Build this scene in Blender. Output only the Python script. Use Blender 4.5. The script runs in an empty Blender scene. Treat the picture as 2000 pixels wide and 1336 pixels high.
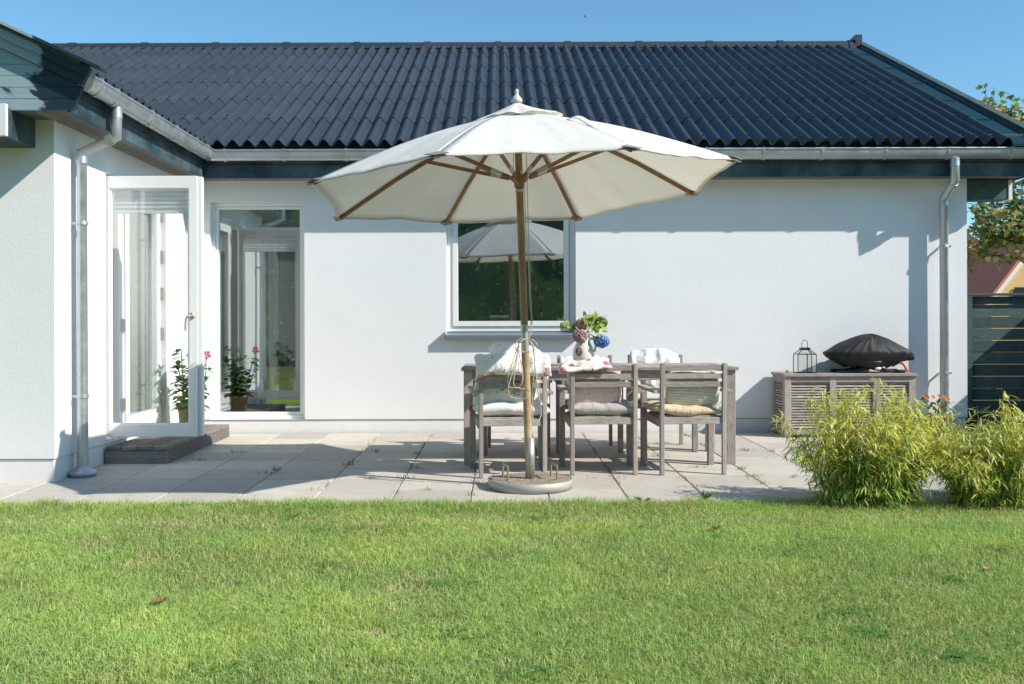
import bpy, math, random
import numpy as np
from mathutils import Vector, Matrix, noise as mnoise

R = math.radians
random.seed(7)
SC = bpy.context.scene
COL = SC.collection
F, CX, CY, CH, ROLL = 1920.0, 978.0, 638.0, 1.08, 0.003
SLOPE = 0.010


def P(px, py, Y):
    """point that a photo pixel shows when it stands at distance Y"""
    u, v = px - CX, CY - py
    c, s = math.cos(ROLL), math.sin(ROLL)
    return Vector(((u * c + v * s) / F * Y, Y, CH + (v * c - u * s) / F * Y))


def PX(px, Y): return P(px, CY, Y).x
def gz(Y): return -SLOPE * (10.0 - Y)


# ------------------------------------------------------------------ materials
def nd(nt, t, ins=None, **props):
    n = nt.nodes.new(t)
    for k, v in props.items():
        setattr(n, k, v)
    for k, v in (ins or {}).items():
        s = n.inputs[k]
        if isinstance(v, bpy.types.NodeSocket):
            nt.links.new(v, s)
        else:
            s.default_value = v
    return n


def c4(c): return (c[0], c[1], c[2], 1.0)


def mix(nt, f, a, b, blend='MIX'):
    n = nt.nodes.new('ShaderNodeMix')
    n.data_type = 'RGBA'; n.blend_type = blend
    for i, v in ((0, f), (6, a), (7, b)):
        if isinstance(v, bpy.types.NodeSocket): nt.links.new(v, n.inputs[i])
        else: n.inputs[i].default_value = c4(v) if isinstance(v, (tuple, list)) else v
    return n.outputs[2]


def ramp(nt, f, stops):
    n = nd(nt, 'ShaderNodeValToRGB', {'Fac': f})
    e = n.color_ramp.elements
    while len(e) < len(stops): e.new(0.5)
    for k, (p, c) in enumerate(stops):
        e[k].position = p
        e[k].color = c4(c) if isinstance(c, (tuple, list)) else (c, c, c, 1)
    return n.outputs['Color']


def math_(nt, op, a, b=0.0, c=0.0):
    return nd(nt, 'ShaderNodeMath', {0: a, 1: b, 2: c}, operation=op).outputs[0]


def noise(nt, vec, scale, detail=4, rough=0.55, dist=0.0):
    return nd(nt, 'ShaderNodeTexNoise', {'Vector': vec, 'Scale': scale, 'Detail': detail, 'Roughness': rough, 'Distortion': dist}).outputs['Fac']


def scaled(nt, vec, s):
    return nd(nt, 'ShaderNodeMapping', {'Vector': vec, 'Scale': s}).outputs[0]


def newmat(name):
    m = bpy.data.materials.new(name); m.use_nodes = True
    nt = m.node_tree; nt.nodes.clear()
    out = nt.nodes.new('ShaderNodeOutputMaterial')
    b = nt.nodes.new('ShaderNodeBsdfPrincipled')
    nt.links.new(b.outputs[0], out.inputs[0])
    return m, nt, b, out


def setp(nt, b, **kw):
    names = {'col': 'Base Color', 'rough': 'Roughness', 'metal': 'Metallic', 'nrm': 'Normal', 'spec': 'Specular IOR Level', 'coat': 'Coat Weight'}
    for k, v in kw.items():
        s = b.inputs[names[k]]
        if isinstance(v, bpy.types.NodeSocket): nt.links.new(v, s)
        else: s.default_value = c4(v) if isinstance(v, (tuple, list)) else v


def bump(nt, h, strength, dist=0.01, nrm=None):
    ins = {'Height': h, 'Strength': strength, 'Distance': dist}
    if nrm is not None: ins['Normal'] = nrm
    return nd(nt, 'ShaderNodeBump', ins).outputs[0]


def coord(nt, k='Object'): return nd(nt, 'ShaderNodeTexCoord').outputs[k]
def attr(nt, name, out='Fac'): return nd(nt, 'ShaderNodeAttribute', attribute_name=name).outputs[out]


MT = {}


def mat_simple(name, col, rough=0.5, metal=0.0, var=0.12, scale=8.0, bmp=0.0, bscale=60.0, spec=0.5):
    m, nt, b, o = newmat(name)
    v = coord(nt)
    n = noise(nt, v, scale)
    c = mix(nt, n, tuple(x * (1 - var) for x in col), tuple(min(1, x * (1 + var)) for x in col))
    setp(nt, b, col=c, rough=rough, metal=metal, spec=spec)
    if bmp:
        setp(nt, b, nrm=bump(nt, noise(nt, v, bscale), bmp, 0.005))
    MT[name] = m
    return m


def mat_plaster():
    m, nt, b, o = newmat('plaster')
    v = coord(nt)
    big = noise(nt, v, 1.3, 5)
    blot = noise(nt, v, 5.0, 6, 0.65)
    c = mix(nt, big, (0.77, 0.77, 0.765), (0.87, 0.87, 0.865))
    c = mix(nt, math_(nt, 'MULTIPLY', blot, 0.25), c, (0.74, 0.745, 0.75))
    # dirt splash near the ground
    z = nd(nt, 'ShaderNodeSeparateXYZ', {0: nd(nt, 'ShaderNodeNewGeometry').outputs['Position']}).outputs[2]
    f = nd(nt, 'ShaderNodeMapRange', {'Value': z, 'From Min': 0.0, 'From Max': 0.22, 'To Min': 0.42, 'To Max': 0.0}).outputs[0]
    f = math_(nt, 'MULTIPLY', f, noise(nt, v, 14, 5, 0.7))
    c = mix(nt, f, c, (0.42, 0.40, 0.36))
    setp(nt, b, col=c, rough=0.85, spec=0.2)
    h1 = noise(nt, v, 42, 4, 0.6, 0.4)
    h2 = noise(nt, v, 150, 3)
    h3 = noise(nt, scaled(nt, v, (1.0, 1.0, 1.7)), 13, 5, 0.6, 1.2)
    h = math_(nt, 'MULTIPLY_ADD', h3, 0.9, math_(nt, 'MULTIPLY_ADD', h2, 0.5, h1))
    setp(nt, b, nrm=bump(nt, h, 0.22, 0.005))
    MT['plaster'] = m


def mat_wood(name, c1, c2, dark, rough=0.8, grain=1.0, bmp=0.35):
    m, nt, b, o = newmat(name)
    uv = coord(nt, 'UV')
    g = noise(nt, scaled(nt, uv, (2.5, 70 * grain, 1)), 1.0, 6, 0.6, 0.6)
    g2 = noise(nt, scaled(nt, uv, (12, 300 * grain, 1)), 1.0, 3)
    c = mix(nt, g, c1, c2)
    c = mix(nt, ramp(nt, g2, [(0.35, 0.75), (0.55, 0.0)]), c, dark)
    rn = attr(nt, 'rnd')
    c = mix(nt, 0.8, c, mix(nt, rn, (0.68, 0.67, 0.68), (1.22, 1.18, 1.12)), 'MULTIPLY')
    st = noise(nt, coord(nt), 5.0, 5, 0.7)
    c = mix(nt, ramp(nt, st, [(0.5, 0.0), (0.75, 0.45)]), c, dark)
    setp(nt, b, col=c, rough=rough, spec=0.25, nrm=bump(nt, math_(nt, 'ADD', g, math_(nt, 'MULTIPLY', g2, 0.6)), bmp, 0.003))
    MT[name] = m


def mat_teal(name, patch):
    m, nt, b, o = newmat(name)
    uv = coord(nt, 'UV'); v = coord(nt)
    g = noise(nt, scaled(nt, uv, (1.5, 60, 1)), 1.0, 6, 0.65, 0.3)
    g2 = noise(nt, scaled(nt, uv, (8, 260, 1)), 1.0, 3)
    c = mix(nt, g, (0.006, 0.020, 0.030), (0.020, 0.045, 0.060))
    worn = mix(nt, g, (0.11, 0.175, 0.20), (0.24, 0.31, 0.33))
    if patch >= 1:
        worn = mix(nt, g, (0.20, 0.30, 0.33), (0.38, 0.48, 0.51))
        p = noise(nt, scaled(nt, v, (1.0, 1, 1.6)), 2.2, 7, 0.62, 0.8)
        p = math_(nt, 'MULTIPLY_ADD', g2, 0.10, p)
        f = ramp(nt, p, [(0.53, 0.0), (0.565, 0.9)])
        # the boards were repainted near the eaves only
        x = nd(nt, 'ShaderNodeSeparateXYZ', {0: nd(nt, 'ShaderNodeNewGeometry').outputs['Position']}).outputs[0]
        k = nd(nt, 'ShaderNodeMapRange', {'Value': math_(nt, 'MULTIPLY_ADD', p, 1.1, x), 'From Min': -2.66, 'From Max': -2.62, 'To Min': 1.0, 'To Max': 0.0}).outputs[0]
        k2 = nd(nt, 'ShaderNodeMapRange', {'Value': p, 'From Min': 0.36, 'From Max': 0.40}).outputs[0]
        f = math_(nt, 'MULTIPLY', k, math_(nt, 'MAXIMUM', f, k2))
        c = mix(nt, f, c, worn)
    elif patch > 0:
        p = noise(nt, v, 3.0, 6, 0.65)
        p = math_(nt, 'MULTIPLY_ADD', g2, 0.25, p)
        c = mix(nt, ramp(nt, p, [(0.5, 0.0), (0.8, patch)]), c, worn)
    setp(nt, b, col=c, rough=0.5, spec=0.4, nrm=bump(nt, math_(nt, 'ADD', g, g2), 0.35, 0.003))
    MT[name] = m


def mat_zinc():
    m, nt, b, o = newmat('zinc')
    v = coord(nt)
    n = noise(nt, v, 9, 6, 0.65)
    vo = nd(nt, 'ShaderNodeTexVoronoi', {'Vector': v, 'Scale': 55.0}).outputs['Color']
    c = mix(nt, n, (0.36, 0.40, 0.43), (0.62, 0.65, 0.67))
    c = mix(nt, math_(nt, 'MULTIPLY', nd(nt, 'ShaderNodeSeparateColor', {0: vo}).outputs[0], 0.22), c, (0.66, 0.70, 0.73))
    setp(nt, b, col=c, rough=ramp(nt, n, [(0.3, 0.32), (0.7, 0.55)]), metal=0.75)
    MT['zinc'] = m


def mat_roof():
    m, nt, b, o = newmat('roof_sheet')
    v = coord(nt)
    rn = attr(nt, 'rnd')
    c = mix(nt, rn, (0.028, 0.036, 0.045), (0.037, 0.045, 0.055))
    n = noise(nt, v, 3.5, 7, 0.7)
    c = mix(nt, ramp(nt, n, [(0.48, 0.0), (0.75, 0.35)]), c, (0.075, 0.078, 0.083))
    sp = noise(nt, v, 60, 3, 0.7)
    c = mix(nt, ramp(nt, sp, [(0.64, 0.0), (0.72, 0.5)]), c, (0.13, 0.14, 0.14))
    setp(nt, b, col=c, rough=ramp(nt, n, [(0.3, 0.33), (0.7, 0.47)]), spec=0.42, nrm=bump(nt, noise(nt, v, 90, 2), 0.12, 0.004))
    MT['roof_sheet'] = m


def mat_paving():
    m, nt, b, o = newmat('concrete_slab')
    v = coord(nt)
    rn = attr(nt, 'rnd')
    n = noise(nt, v, 2.2, 6, 0.65)
    f = noise(nt, v, 160, 3, 0.6)
    c = mix(nt, n, (0.49, 0.455, 0.40), (0.62, 0.58, 0.52))
    c = mix(nt, 0.9, c, mix(nt, rn, (0.80, 0.80, 0.80), (1.11, 1.10, 1.07)), 'MULTIPLY')
    c = mix(nt, ramp(nt, f, [(0.35, 0.35), (0.6, 0.0)]), c, (0.25, 0.235, 0.21))
    st = noise(nt, v, 6.5, 8, 0.75)
    c = mix(nt, ramp(nt, st, [(0.50, 0.0), (0.72, 0.5)]), c, (0.30, 0.275, 0.22))
    mo = noise(nt, v, 1.1, 6, 0.7)
    c = mix(nt, ramp(nt, mo, [(0.45, 0.0), (0.7, 0.35)]), c, (0.36, 0.345, 0.29))
    setp(nt, b, col=c, rough=0.9, spec=0.2, nrm=bump(nt, math_(nt, 'ADD', f, noise(nt, v, 30, 4)), 0.25, 0.003))
    MT['concrete_slab'] = m


def mat_soil():
    m, nt, b, o = newmat('soil')
    v = coord(nt)
    n = noise(nt, v, 3.0, 8, 0.7)
    c = mix(nt, n, (0.10, 0.13, 0.04), (0.20, 0.20, 0.09))
    c = mix(nt, ramp(nt, noise(nt, v, 40, 4, 0.7), [(0.4, 0.0), (0.7, 0.6)]), c, (0.20, 0.16, 0.085))
    setp(nt, b, col=c, rough=1.0, spec=0.1)
    MT['soil'] = m


def mat_leafy(name, dark=None, trans=0.35, rough=0.5):
    """colour comes from the mesh attribute col (one tone per leaf or blade)"""
    m, nt, b, o = newmat(name)
    c = attr(nt, 'col', 'Color')
    setp(nt, b, col=c, rough=rough, spec=0.3)
    t = nd(nt, 'ShaderNodeBsdfTranslucent', {'Color': mix(nt, 1.0, c, (1.15, 1.2, 0.7), 'MULTIPLY')})
    mx = nd(nt, 'ShaderNodeMixShader', {0: trans, 1: b.outputs[0], 2: t.outputs[0]})
    nt.links.new(mx.outputs[0], o.inputs[0])
    MT[name] = m


def mat_glass(name, refl=0.22, tint=(0.86, 0.92, 0.90)):
    m, nt, b, o = newmat(name)
    nt.nodes.remove(b)
    fr = math_(nt, 'MULTIPLY_ADD', math_(nt, 'POWER', nd(nt, 'ShaderNodeLayerWeight', {'Blend': 0.5}).outputs['Facing'], 4.0), 0.9, 0.04)
    v = coord(nt)
    nr = bump(nt, noise(nt, v, 1.3, 1), 0.02, 0.02)
    g = nd(nt, 'ShaderNodeBsdfGlossy', {'Color': (0.95, 0.98, 1, 1), 'Roughness': 0.0, 'Normal': nr})
    t = nd(nt, 'ShaderNodeBsdfTransparent', {'Color': c4(tint)})
    f = math_(nt, 'ADD', fr, refl)
    mx = nd(nt, 'ShaderNodeMixShader', {0: f, 1: t.outputs[0], 2: g.outputs[0]})
    nt.links.new(mx.outputs[0], o.inputs[0])
    MT[name] = m


def mat_canvas():
    m, nt, b, o = newmat('canvas')
    uv = coord(nt, 'UV'); v = coord(nt)
    n = noise(nt, v, 3.0, 6, 0.65)
    c = mix(nt, n, (0.82, 0.81, 0.78), (0.90, 0.895, 0.875))
    c = mix(nt, ramp(nt, noise(nt, v, 11, 6, 0.75), [(0.55, 0.0), (0.8, 0.35)]), c, (0.68, 0.66, 0.60))
    w = noise(nt, scaled(nt, v, (500, 500, 500)), 1.0, 1)
    h = math_(nt, 'MULTIPLY_ADD', noise(nt, v, 9, 4, 0.6), 1.0, math_(nt, 'MULTIPLY', w, 0.05))
    st_ = noise(nt, scaled(nt, uv, (7, 1.2, 1)), 1.0, 4, 0.6, 0.6)
    sx = nd(nt, 'ShaderNodeSeparateXYZ', {0: uv}).outputs[0]
    fr_ = math_(nt, 'ABSOLUTE', math_(nt, 'SUBTRACT', math_(nt, 'FRACT', sx), 0.5))
    h = math_(nt, 'MULTIPLY_ADD', st_, 1.2, h)
    h = math_(nt, 'MULTIPLY_ADD', math_(nt, 'LESS_THAN', fr_, 0.008), 0.5, h)
    nr = bump(nt, h, 0.45, 0.012)
    setp(nt, b, col=c, rough=0.9, spec=0.15, nrm=nr)
    t = nd(nt, 'ShaderNodeBsdfTranslucent', {'Color': (1.0, 0.965, 0.88, 1)})
    mx = nd(nt, 'ShaderNodeMixShader', {0: 0.40, 1: b.outputs[0], 2: t.outputs[0]})
    nt.links.new(mx.outputs[0], o.inputs[0])
    MT['canvas'] = m


def fabric(name, base, kind='plain', c1=(0.5, 0.1, 0.15), c2=(0.2, 0.25, 0.2), scale=10.0, size=0.3):
    m, nt, b, o = newmat(name)
    uv = coord(nt, 'UV')
    n = noise(nt, uv, 7, 5, 0.6)
    c = mix(nt, n, tuple(x * 0.92 for x in base), base)
    if kind == 'dots':
        sx = nd(nt, 'ShaderNodeSeparateXYZ', {0: scaled(nt, uv, (scale, scale, 1))})
        row = math_(nt, 'FLOOR', sx.outputs[1])
        x = math_(nt, 'MULTIPLY_ADD', math_(nt, 'MODULO', row, 2.0), 0.5, sx.outputs[0])
        fx = math_(nt, 'SUBTRACT', math_(nt, 'FRACT', x), 0.5)
        fy = math_(nt, 'SUBTRACT', math_(nt, 'FRACT', sx.outputs[1]), 0.5)
        d = math_(nt, 'SQRT', math_(nt, 'ADD', math_(nt, 'MULTIPLY', fx, fx), math_(nt, 'MULTIPLY', fy, fy)))
        c = mix(nt, math_(nt, 'LESS_THAN', d, size), c, c1)
    elif kind == 'flowers':
        wv = nd(nt, 'ShaderNodeVectorMath', {0: uv, 1: nd(nt, 'ShaderNodeVectorMath', {0: nd(nt, 'ShaderNodeTexNoise', {'Vector': uv, 'Scale': scale * 3}).outputs['Color'], 'Scale': 0.35 / scale}, operation='SCALE').outputs[0]}, operation='ADD').outputs[0]
        vo = nd(nt, 'ShaderNodeTexVoronoi', {'Vector': wv, 'Scale': scale, 'Randomness': 0.85})
        d = vo.outputs['Distance']
        r = nd(nt, 'ShaderNodeSeparateColor', {0: vo.outputs['Color']}).outputs[0]
        petal = noise(nt, uv, scale * 9, 2)
        dd = math_(nt, 'MULTIPLY_ADD', petal, 0.22, d)
        leaf = math_(nt, 'MULTIPLY', math_(nt, 'LESS_THAN', dd, size + 0.18), math_(nt, 'GREATER_THAN', r, 0.45))
        flo = math_(nt, 'MULTIPLY', math_(nt, 'LESS_THAN', dd, size + 0.08), math_(nt, 'GREATER_THAN', r, 0.55))
        leaf = math_(nt, 'MULTIPLY', leaf, math_(nt, 'GREATER_THAN', petal, 0.48))
        c = mix(nt, leaf, c, c2)
        c = mix(nt, flo, c, mix(nt, petal, c1, tuple(min(1, x * 1.9 + 0.12) for x in c1)))
        vo2 = nd(nt, 'ShaderNodeTexVoronoi', {'Vector': wv, 'Scale': scale * 2.3, 'Randomness': 1.0}).outputs['Distance']
        c = mix(nt, math_(nt, 'LESS_THAN', vo2, 0.15), c, c2)
    w = nd(nt, 'ShaderNodeTexNoise', {'Vector': uv, 'Scale': 15.0, 'Detail': 4.0, 'Distortion': 1.2}).outputs['Fac']
    setp(nt, b, col=c, rough=0.95, spec=0.1, nrm=bump(nt, w, 0.6, 0.02))
    b.inputs['Sheen Weight'].default_value = 0.15
    MT[name] = m


def mat_disc():
    m, nt, b, o = newmat('aggregate')
    v = coord(nt)
    vo = nd(nt, 'ShaderNodeTexVoronoi', {'Vector': v, 'Scale': 130.0})
    r = nd(nt, 'ShaderNodeSeparateColor', {0: vo.outputs['Color']}).outputs[0]
    c = ramp(nt, r, [(0.0, (0.13, 0.10, 0.075)), (0.5, (0.30, 0.245, 0.185)), (1.0, (0.52, 0.46, 0.38))])
    n = noise(nt, v, 9, 6, 0.7)
    c = mix(nt, ramp(nt, n, [(0.45, 0.0), (0.7, 0.5)]), c, (0.16, 0.12, 0.085))
    setp(nt, b, col=c, rough=0.95, spec=0.2, nrm=bump(nt, vo.outputs['Distance'], 0.8, 0.005))
    MT['aggregate'] = m


def mat_pole(name, wood):
    m, nt, b, o = newmat(name)
    v = coord(nt)
    g = noise(nt, scaled(nt, v, (90, 90, 5)), 1.0, 6, 0.6, 0.5)
    n = noise(nt, scaled(nt, v, (3, 3, 2.2)), 2.0, 6, 0.65)
    if wood:
        c = mix(nt, g, (0.17, 0.085, 0.045), (0.34, 0.195, 0.11))
        c = mix(nt, ramp(nt, n, [(0.45, 0.0), (0.7, 0.7)]), c, (0.38, 0.27, 0.19))
    else:
        c = mix(nt, g, (0.40, 0.29, 0.16), (0.56, 0.44, 0.28))
        c = mix(nt, ramp(nt, n, [(0.40, 0.0), (0.62, 0.85)]), c, (0.30, 0.17, 0.09))
    setp(nt, b, col=c, rough=0.6, spec=0.4, nrm=bump(nt, g, 0.2, 0.002))
    MT[name] = m


mat_plaster(); mat_zinc(); mat_roof(); mat_paving(); mat_soil(); mat_canvas(); mat_disc()
mat_teal('teal_patchy', 1); mat_teal('teal', 0.5); mat_teal('teal_worn', 0.8); mat_teal('fence_teal', 0.95)
mat_wood('teak', (0.36, 0.325, 0.30), (0.54, 0.495, 0.455), (0.15, 0.125, 0.115))
mat_wood('deck', (0.17, 0.16, 0.15), (0.31, 0.295, 0.28), (0.07, 0.065, 0.06))
mat_wood('fence_wood', (0.040, 0.085, 0.088), (0.135, 0.185, 0.185), (0.010, 0.035, 0.038))
mat_wood('rib_wood', (0.26, 0.135, 0.065), (0.40, 0.23, 0.12), (0.14, 0.07, 0.035), 0.5)
mat_wood('branch_bark', (0.10, 0.075, 0.05), (0.22, 0.17, 0.12), (0.05, 0.04, 0.03))
mat_pole('pole_wood', True); mat_pole('pole_worn', False)
mat_glass('window_glass', 0.28); mat_glass('door_glass', 0.05, (0.96, 0.975, 0.97)); mat_glass('thin_glass', 0.03, (0.96, 0.98, 0.97))
mat_leafy('blade', trans=0.35, rough=0.55); mat_leafy('leaf', trans=0.4, rough=0.45); mat_leafy('petal', trans=0.3, rough=0.6)
mat_simple('white_paint', (0.82, 0.82, 0.80), 0.35, var=0.03)
mat_simple('sill_zinc', (0.17, 0.215, 0.24), 0.45, 0.2, var=0.08)
mat_simple('flashing', (0.010, 0.042, 0.066), 0.85, var=0.2, scale=4, spec=0.08)
mat_simple('joint', (0.14, 0.125, 0.10), 1.0, var=0.4, scale=30)
mat_simple('steel', (0.46, 0.44, 0.41), 0.42, 0.7, var=0.22, scale=14)
mat_simple('rusty_steel', (0.36, 0.29, 0.22), 0.5, 0.6, var=0.45, scale=40)
mat_simple('band_steel', (0.40, 0.385, 0.36), 0.62, 0.25, var=0.2, scale=7)
mat_simple('dark_metal', (0.03, 0.032, 0.035), 0.45, 0.5, var=0.2)
mat_simple('cover_black', (0.017, 0.018, 0.019), 0.62, var=0.3, scale=5, bmp=0.9, bscale=16, spec=0.35)
mat_simple('black_tube', (0.025, 0.026, 0.028), 0.4, var=0.2)
mat_simple('orange_hose', (0.62, 0.13, 0.05), 0.5, var=0.1)
mat_simple('badge', (0.62, 0.64, 0.66), 0.35, 0.3, var=0.05)
mat_simple('ceramic', (0.66, 0.66, 0.61), 0.30, var=0.05, scale=5)
mat_simple('medallion', (0.15, 0.105, 0.07), 0.5, var=0.3, scale=60)
mat_simple('medallion_relief', (0.55, 0.46, 0.34), 0.5, var=0.2, scale=60)
mat_simple('rope', (0.52, 0.44, 0.33), 0.9, var=0.25, scale=90)
mat_simple('pocket', (0.34, 0.315, 0.28), 0.9, var=0.3, scale=30)
mat_simple('pocket_grey', (0.26, 0.235, 0.22), 0.9, var=0.3, scale=40)
mat_simple('finial', (0.52, 0.51, 0.47), 0.55, var=0.15, scale=20)
def mat_veil(name, col, tr):
    m, nt, b, o = newmat(name)
    setp(nt, b, col=col, rough=0.9, spec=0.1)
    t = nd(nt, 'ShaderNodeBsdfTranslucent', {'Color': c4(col)})
    mx = nd(nt, 'ShaderNodeMixShader', {0: tr, 1: b.outputs[0], 2: t.outputs[0]})
    nt.links.new(mx.outputs[0], o.inputs[0]); MT[name] = m


mat_veil('blind', (0.90, 0.90, 0.89), 0.5); mat_veil('curtain', (0.80, 0.80, 0.77), 0.4)
mat_simple('room_wall', (0.30, 0.27, 0.225), 0.9, var=0.1, scale=1.5)
mat_simple('room_green', (0.58, 0.74, 0.70), 0.8, var=0.1, scale=1.5)
mat_simple('room_floor', (0.40, 0.36, 0.30), 0.6, var=0.2, scale=3)
mat_simple('tin_red', (0.42, 0.035, 0.05), 0.5, var=0.1)
mat_simple('tin_lid', (0.42, 0.52, 0.55), 0.5, var=0.05)
mat_simple('pot_brown', (0.16, 0.105, 0.065), 0.4, var=0.35, scale=25)
mat_simple('terracotta', (0.45, 0.16, 0.07), 0.8, var=0.15)
mat_simple('stem_green', (0.09, 0.15, 0.04), 0.7, var=0.3, scale=20)
mat_simple('cane', (0.24, 0.18, 0.07), 0.6, var=0.4, scale=20)
mat_simple('tile_red', (0.64, 0.17, 0.095), 0.8, var=0.3, scale=6, bmp=0.6, bscale=12)
mat_simple('tile_ridge', (0.30, 0.22, 0.24), 0.8, var=0.2, scale=6)
mat_simple('render_yellow', (0.72, 0.47, 0.20), 0.9, var=0.05)
mat_simple('white_board', (0.78, 0.78, 0.78), 0.6, var=0.03)
mat_simple('dead_leaf', (0.30, 0.16, 0.075), 0.8, var=0.4, scale=30)
mat_simple('shell', (0.30, 0.27, 0.23), 0.4, var=0.5, scale=80)
mat_simple('bird_grey', (0.16, 0.18, 0.20), 0.8)
fabric('white_linen', (0.84, 0.82, 0.81))
fabric('grey_linen', (0.45, 0.425, 0.395))
fabric('floral_white', (0.78, 0.76, 0.74), 'flowers', (0.50, 0.13, 0.17), (0.24, 0.28, 0.27), 10.0, 0.24)
fabric('floral_pink', (0.84, 0.74, 0.72), 'flowers', (0.56, 0.03, 0.08), (0.30, 0.22, 0.20), 9.0, 0.26)
fabric('floral_bud', (0.82, 0.80, 0.78), 'flowers', (0.60, 0.16, 0.20), (0.36, 0.40, 0.26), 17.0, 0.20)
fabric('floral_pale', (0.76, 0.75, 0.72), 'flowers', (0.50, 0.30, 0.30), (0.40, 0.38, 0.34), 12.0, 0.18)
fabric('pink_dots', (0.74, 0.54, 0.52), 'dots', (0.82, 0.74, 0.72), scale=28.0, size=0.15)
fabric('green_dots', (0.70, 0.66, 0.57), 'dots', (0.22, 0.23, 0.20), scale=52.0, size=0.22)
fabric('beige_sprig', (0.60, 0.50, 0.34), 'flowers', (0.36, 0.13, 0.09), (0.30, 0.26, 0.15), 34.0, 0.20)
fabric('red_piping', (0.50, 0.05, 0.10))


# ------------------------------------------------------------------ mesh builder
ORG = {}


class MB:
    def __init__(s):
        s.v, s.f, s.uv, s.sm, s.rn, s.mi = [], [], [], [], [], []
        s.col = []
        s.slot = 0

    def face(s, vs, uvs=None, smooth=False, rnd=0.5):
        b = len(s.v)
        s.v += [tuple(p) for p in vs]
        s.f.append(tuple(range(b, b + len(vs))))
        s.uv.append(uvs or [(p[0], p[2]) for p in vs])
        s.sm.append(smooth); s.rn.append(rnd); s.mi.append(s.slot)

    def quads(s, verts, faces, uvs=None, smooth=True, rnd=0.5):
        b = len(s.v)
        s.v += [tuple(p) for p in verts]
        for f in faces:
            s.f.append(tuple(b + i for i in f))
            s.uv.append([uvs[i] for i in f] if uvs else [(verts[i][0], verts[i][2]) for i in f])
            s.sm.append(smooth); s.rn.append(rnd); s.mi.append(s.slot)

    def obox(s, M, sx, sy, sz, rnd=None):
        """box of full size sx,sy,sz centred on the frame M; u runs along its longest side"""
        rnd = random.random() if rnd is None else rnd
        h = (sx / 2, sy / 2, sz / 2)
        la = max(range(3), key=lambda i: h[i])
        off = (random.random() * 20, random.random() * 20)
        for ax in range(3):
            a, b_ = [i for i in range(3) if i != ax]
            for sg in (1, -1):
                co = []
                for (p, q) in ((-1, -1), (1, -1), (1, 1), (-1, 1)):
                    c = [0, 0, 0]; c[ax] = sg * h[ax]; c[a] = p * h[a]; c[b_] = q * h[b_]
                    co.append(c)
                flip = (sg < 0) != (ax == 1)
                if flip: co = co[::-1]
                if ax == la: uv = [(c[a] * 0.3 + off[0], c[b_] + off[1]) for c in co]
                else:
                    o = a if b_ == la else b_
                    uv = [(c[la] + off[0], c[o] + ax * 0.37 + off[1]) for c in co]
                s.face([M @ Vector(c) for c in co], uv, False, rnd)

    def box(s, x0, x1, y0, y1, z0, z1, rnd=None):
        s.obox(Matrix.Translation(((x0 + x1) / 2, (y0 + y1) / 2, (z0 + z1) / 2)), abs(x1 - x0), abs(y1 - y0), abs(z1 - z0), rnd)

    def bar(s, p0, p1, w, h, up=(0, 0, 1), rnd=None):
        p0, p1 = Vector(p0), Vector(p1)
        d = p1 - p0; L = d.length; x = d / L
        u = Vector(up)
        if abs(u.dot(x)) > 0.98: u = Vector((0, 1, 0))
        y = u.cross(x).normalized(); z = x.cross(y)
        M = Matrix(((x.x, y.x, z.x, 0), (x.y, y.y, z.y, 0), (x.z, y.z, z.z, 0), (0, 0, 0, 1)))
        M.translation = (p0 + p1) / 2
        s.obox(M, L, w, h, rnd)

    def tube(s, pts, r, n=12, cap=True, squash=1.0):
        pts = [Vector(p) for p in pts]
        rs = r if isinstance(r, (list, tuple)) else [r] * len(pts)
        verts, faces, uvs = [], [], []
        t0 = (pts[1] - pts[0]).normalized()
        a = Vector((0, 0, 1)) if abs(t0.z) < 0.9 else Vector((1, 0, 0))
        nrm = t0.cross(a).normalized()
        L = 0
        for i, p in enumerate(pts):
            if i == 0: t = t0
            elif i == len(pts) - 1: t = (pts[i] - pts[i - 1]).normalized()
            else: t = ((pts[i + 1] - pts[i]).normalized() + (pts[i] - pts[i - 1]).normalized()).normalized()
            nrm = (nrm - t * nrm.dot(t)).normalized()
            bn = t.cross(nrm)
            k = 1.0
            if 0 < i < len(pts) - 1:
                k = 1.0 / max(0.5, t.dot((pts[i] - pts[i - 1]).normalized()))
            if i: L += (pts[i] - pts[i - 1]).length
            for j in range(n):
                an = 2 * math.pi * j / n
                verts.append(p + (nrm * math.cos(an) + bn * math.sin(an) * squash) * rs[i])
                uvs.append((L, j / n * 6.28 * rs[0]))
        for i in range(len(pts) - 1):
            for j in range(n):
                k = (j + 1) % n
                faces.append((i * n + j, i * n + k, (i + 1) * n + k, (i + 1) * n + j))
        s.quads(verts, faces, uvs, True, random.random())
        if cap:
            s.face([verts[j] for j in range(n)][::-1], [uvs[j] for j in range(n)])
            m = (len(pts) - 1) * n
            s.face([verts[m + j] for j in range(n)], [uvs[m + j] for j in range(n)])

    def lathe(s, prof, c=(0, 0, 0), n=24, M=None, smooth=True):
        verts, faces, uvs = [], [], []
        c = Vector(c)
        for i, (r, z) in enumerate(prof):
            for j in range(n):
                a = 2 * math.pi * j / n
                p = Vector((r * math.cos(a), r * math.sin(a), z))
                verts.append(c + (M @ p if M is not None else p)); uvs.append((j / n, z))
        for i in range(len(prof) - 1):
            for j in range(n):
                k = (j + 1) % n
                faces.append((i * n + j, i * n + k, (i + 1) * n + k, (i + 1) * n + j))
        s.quads(verts, faces, uvs, smooth)

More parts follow.
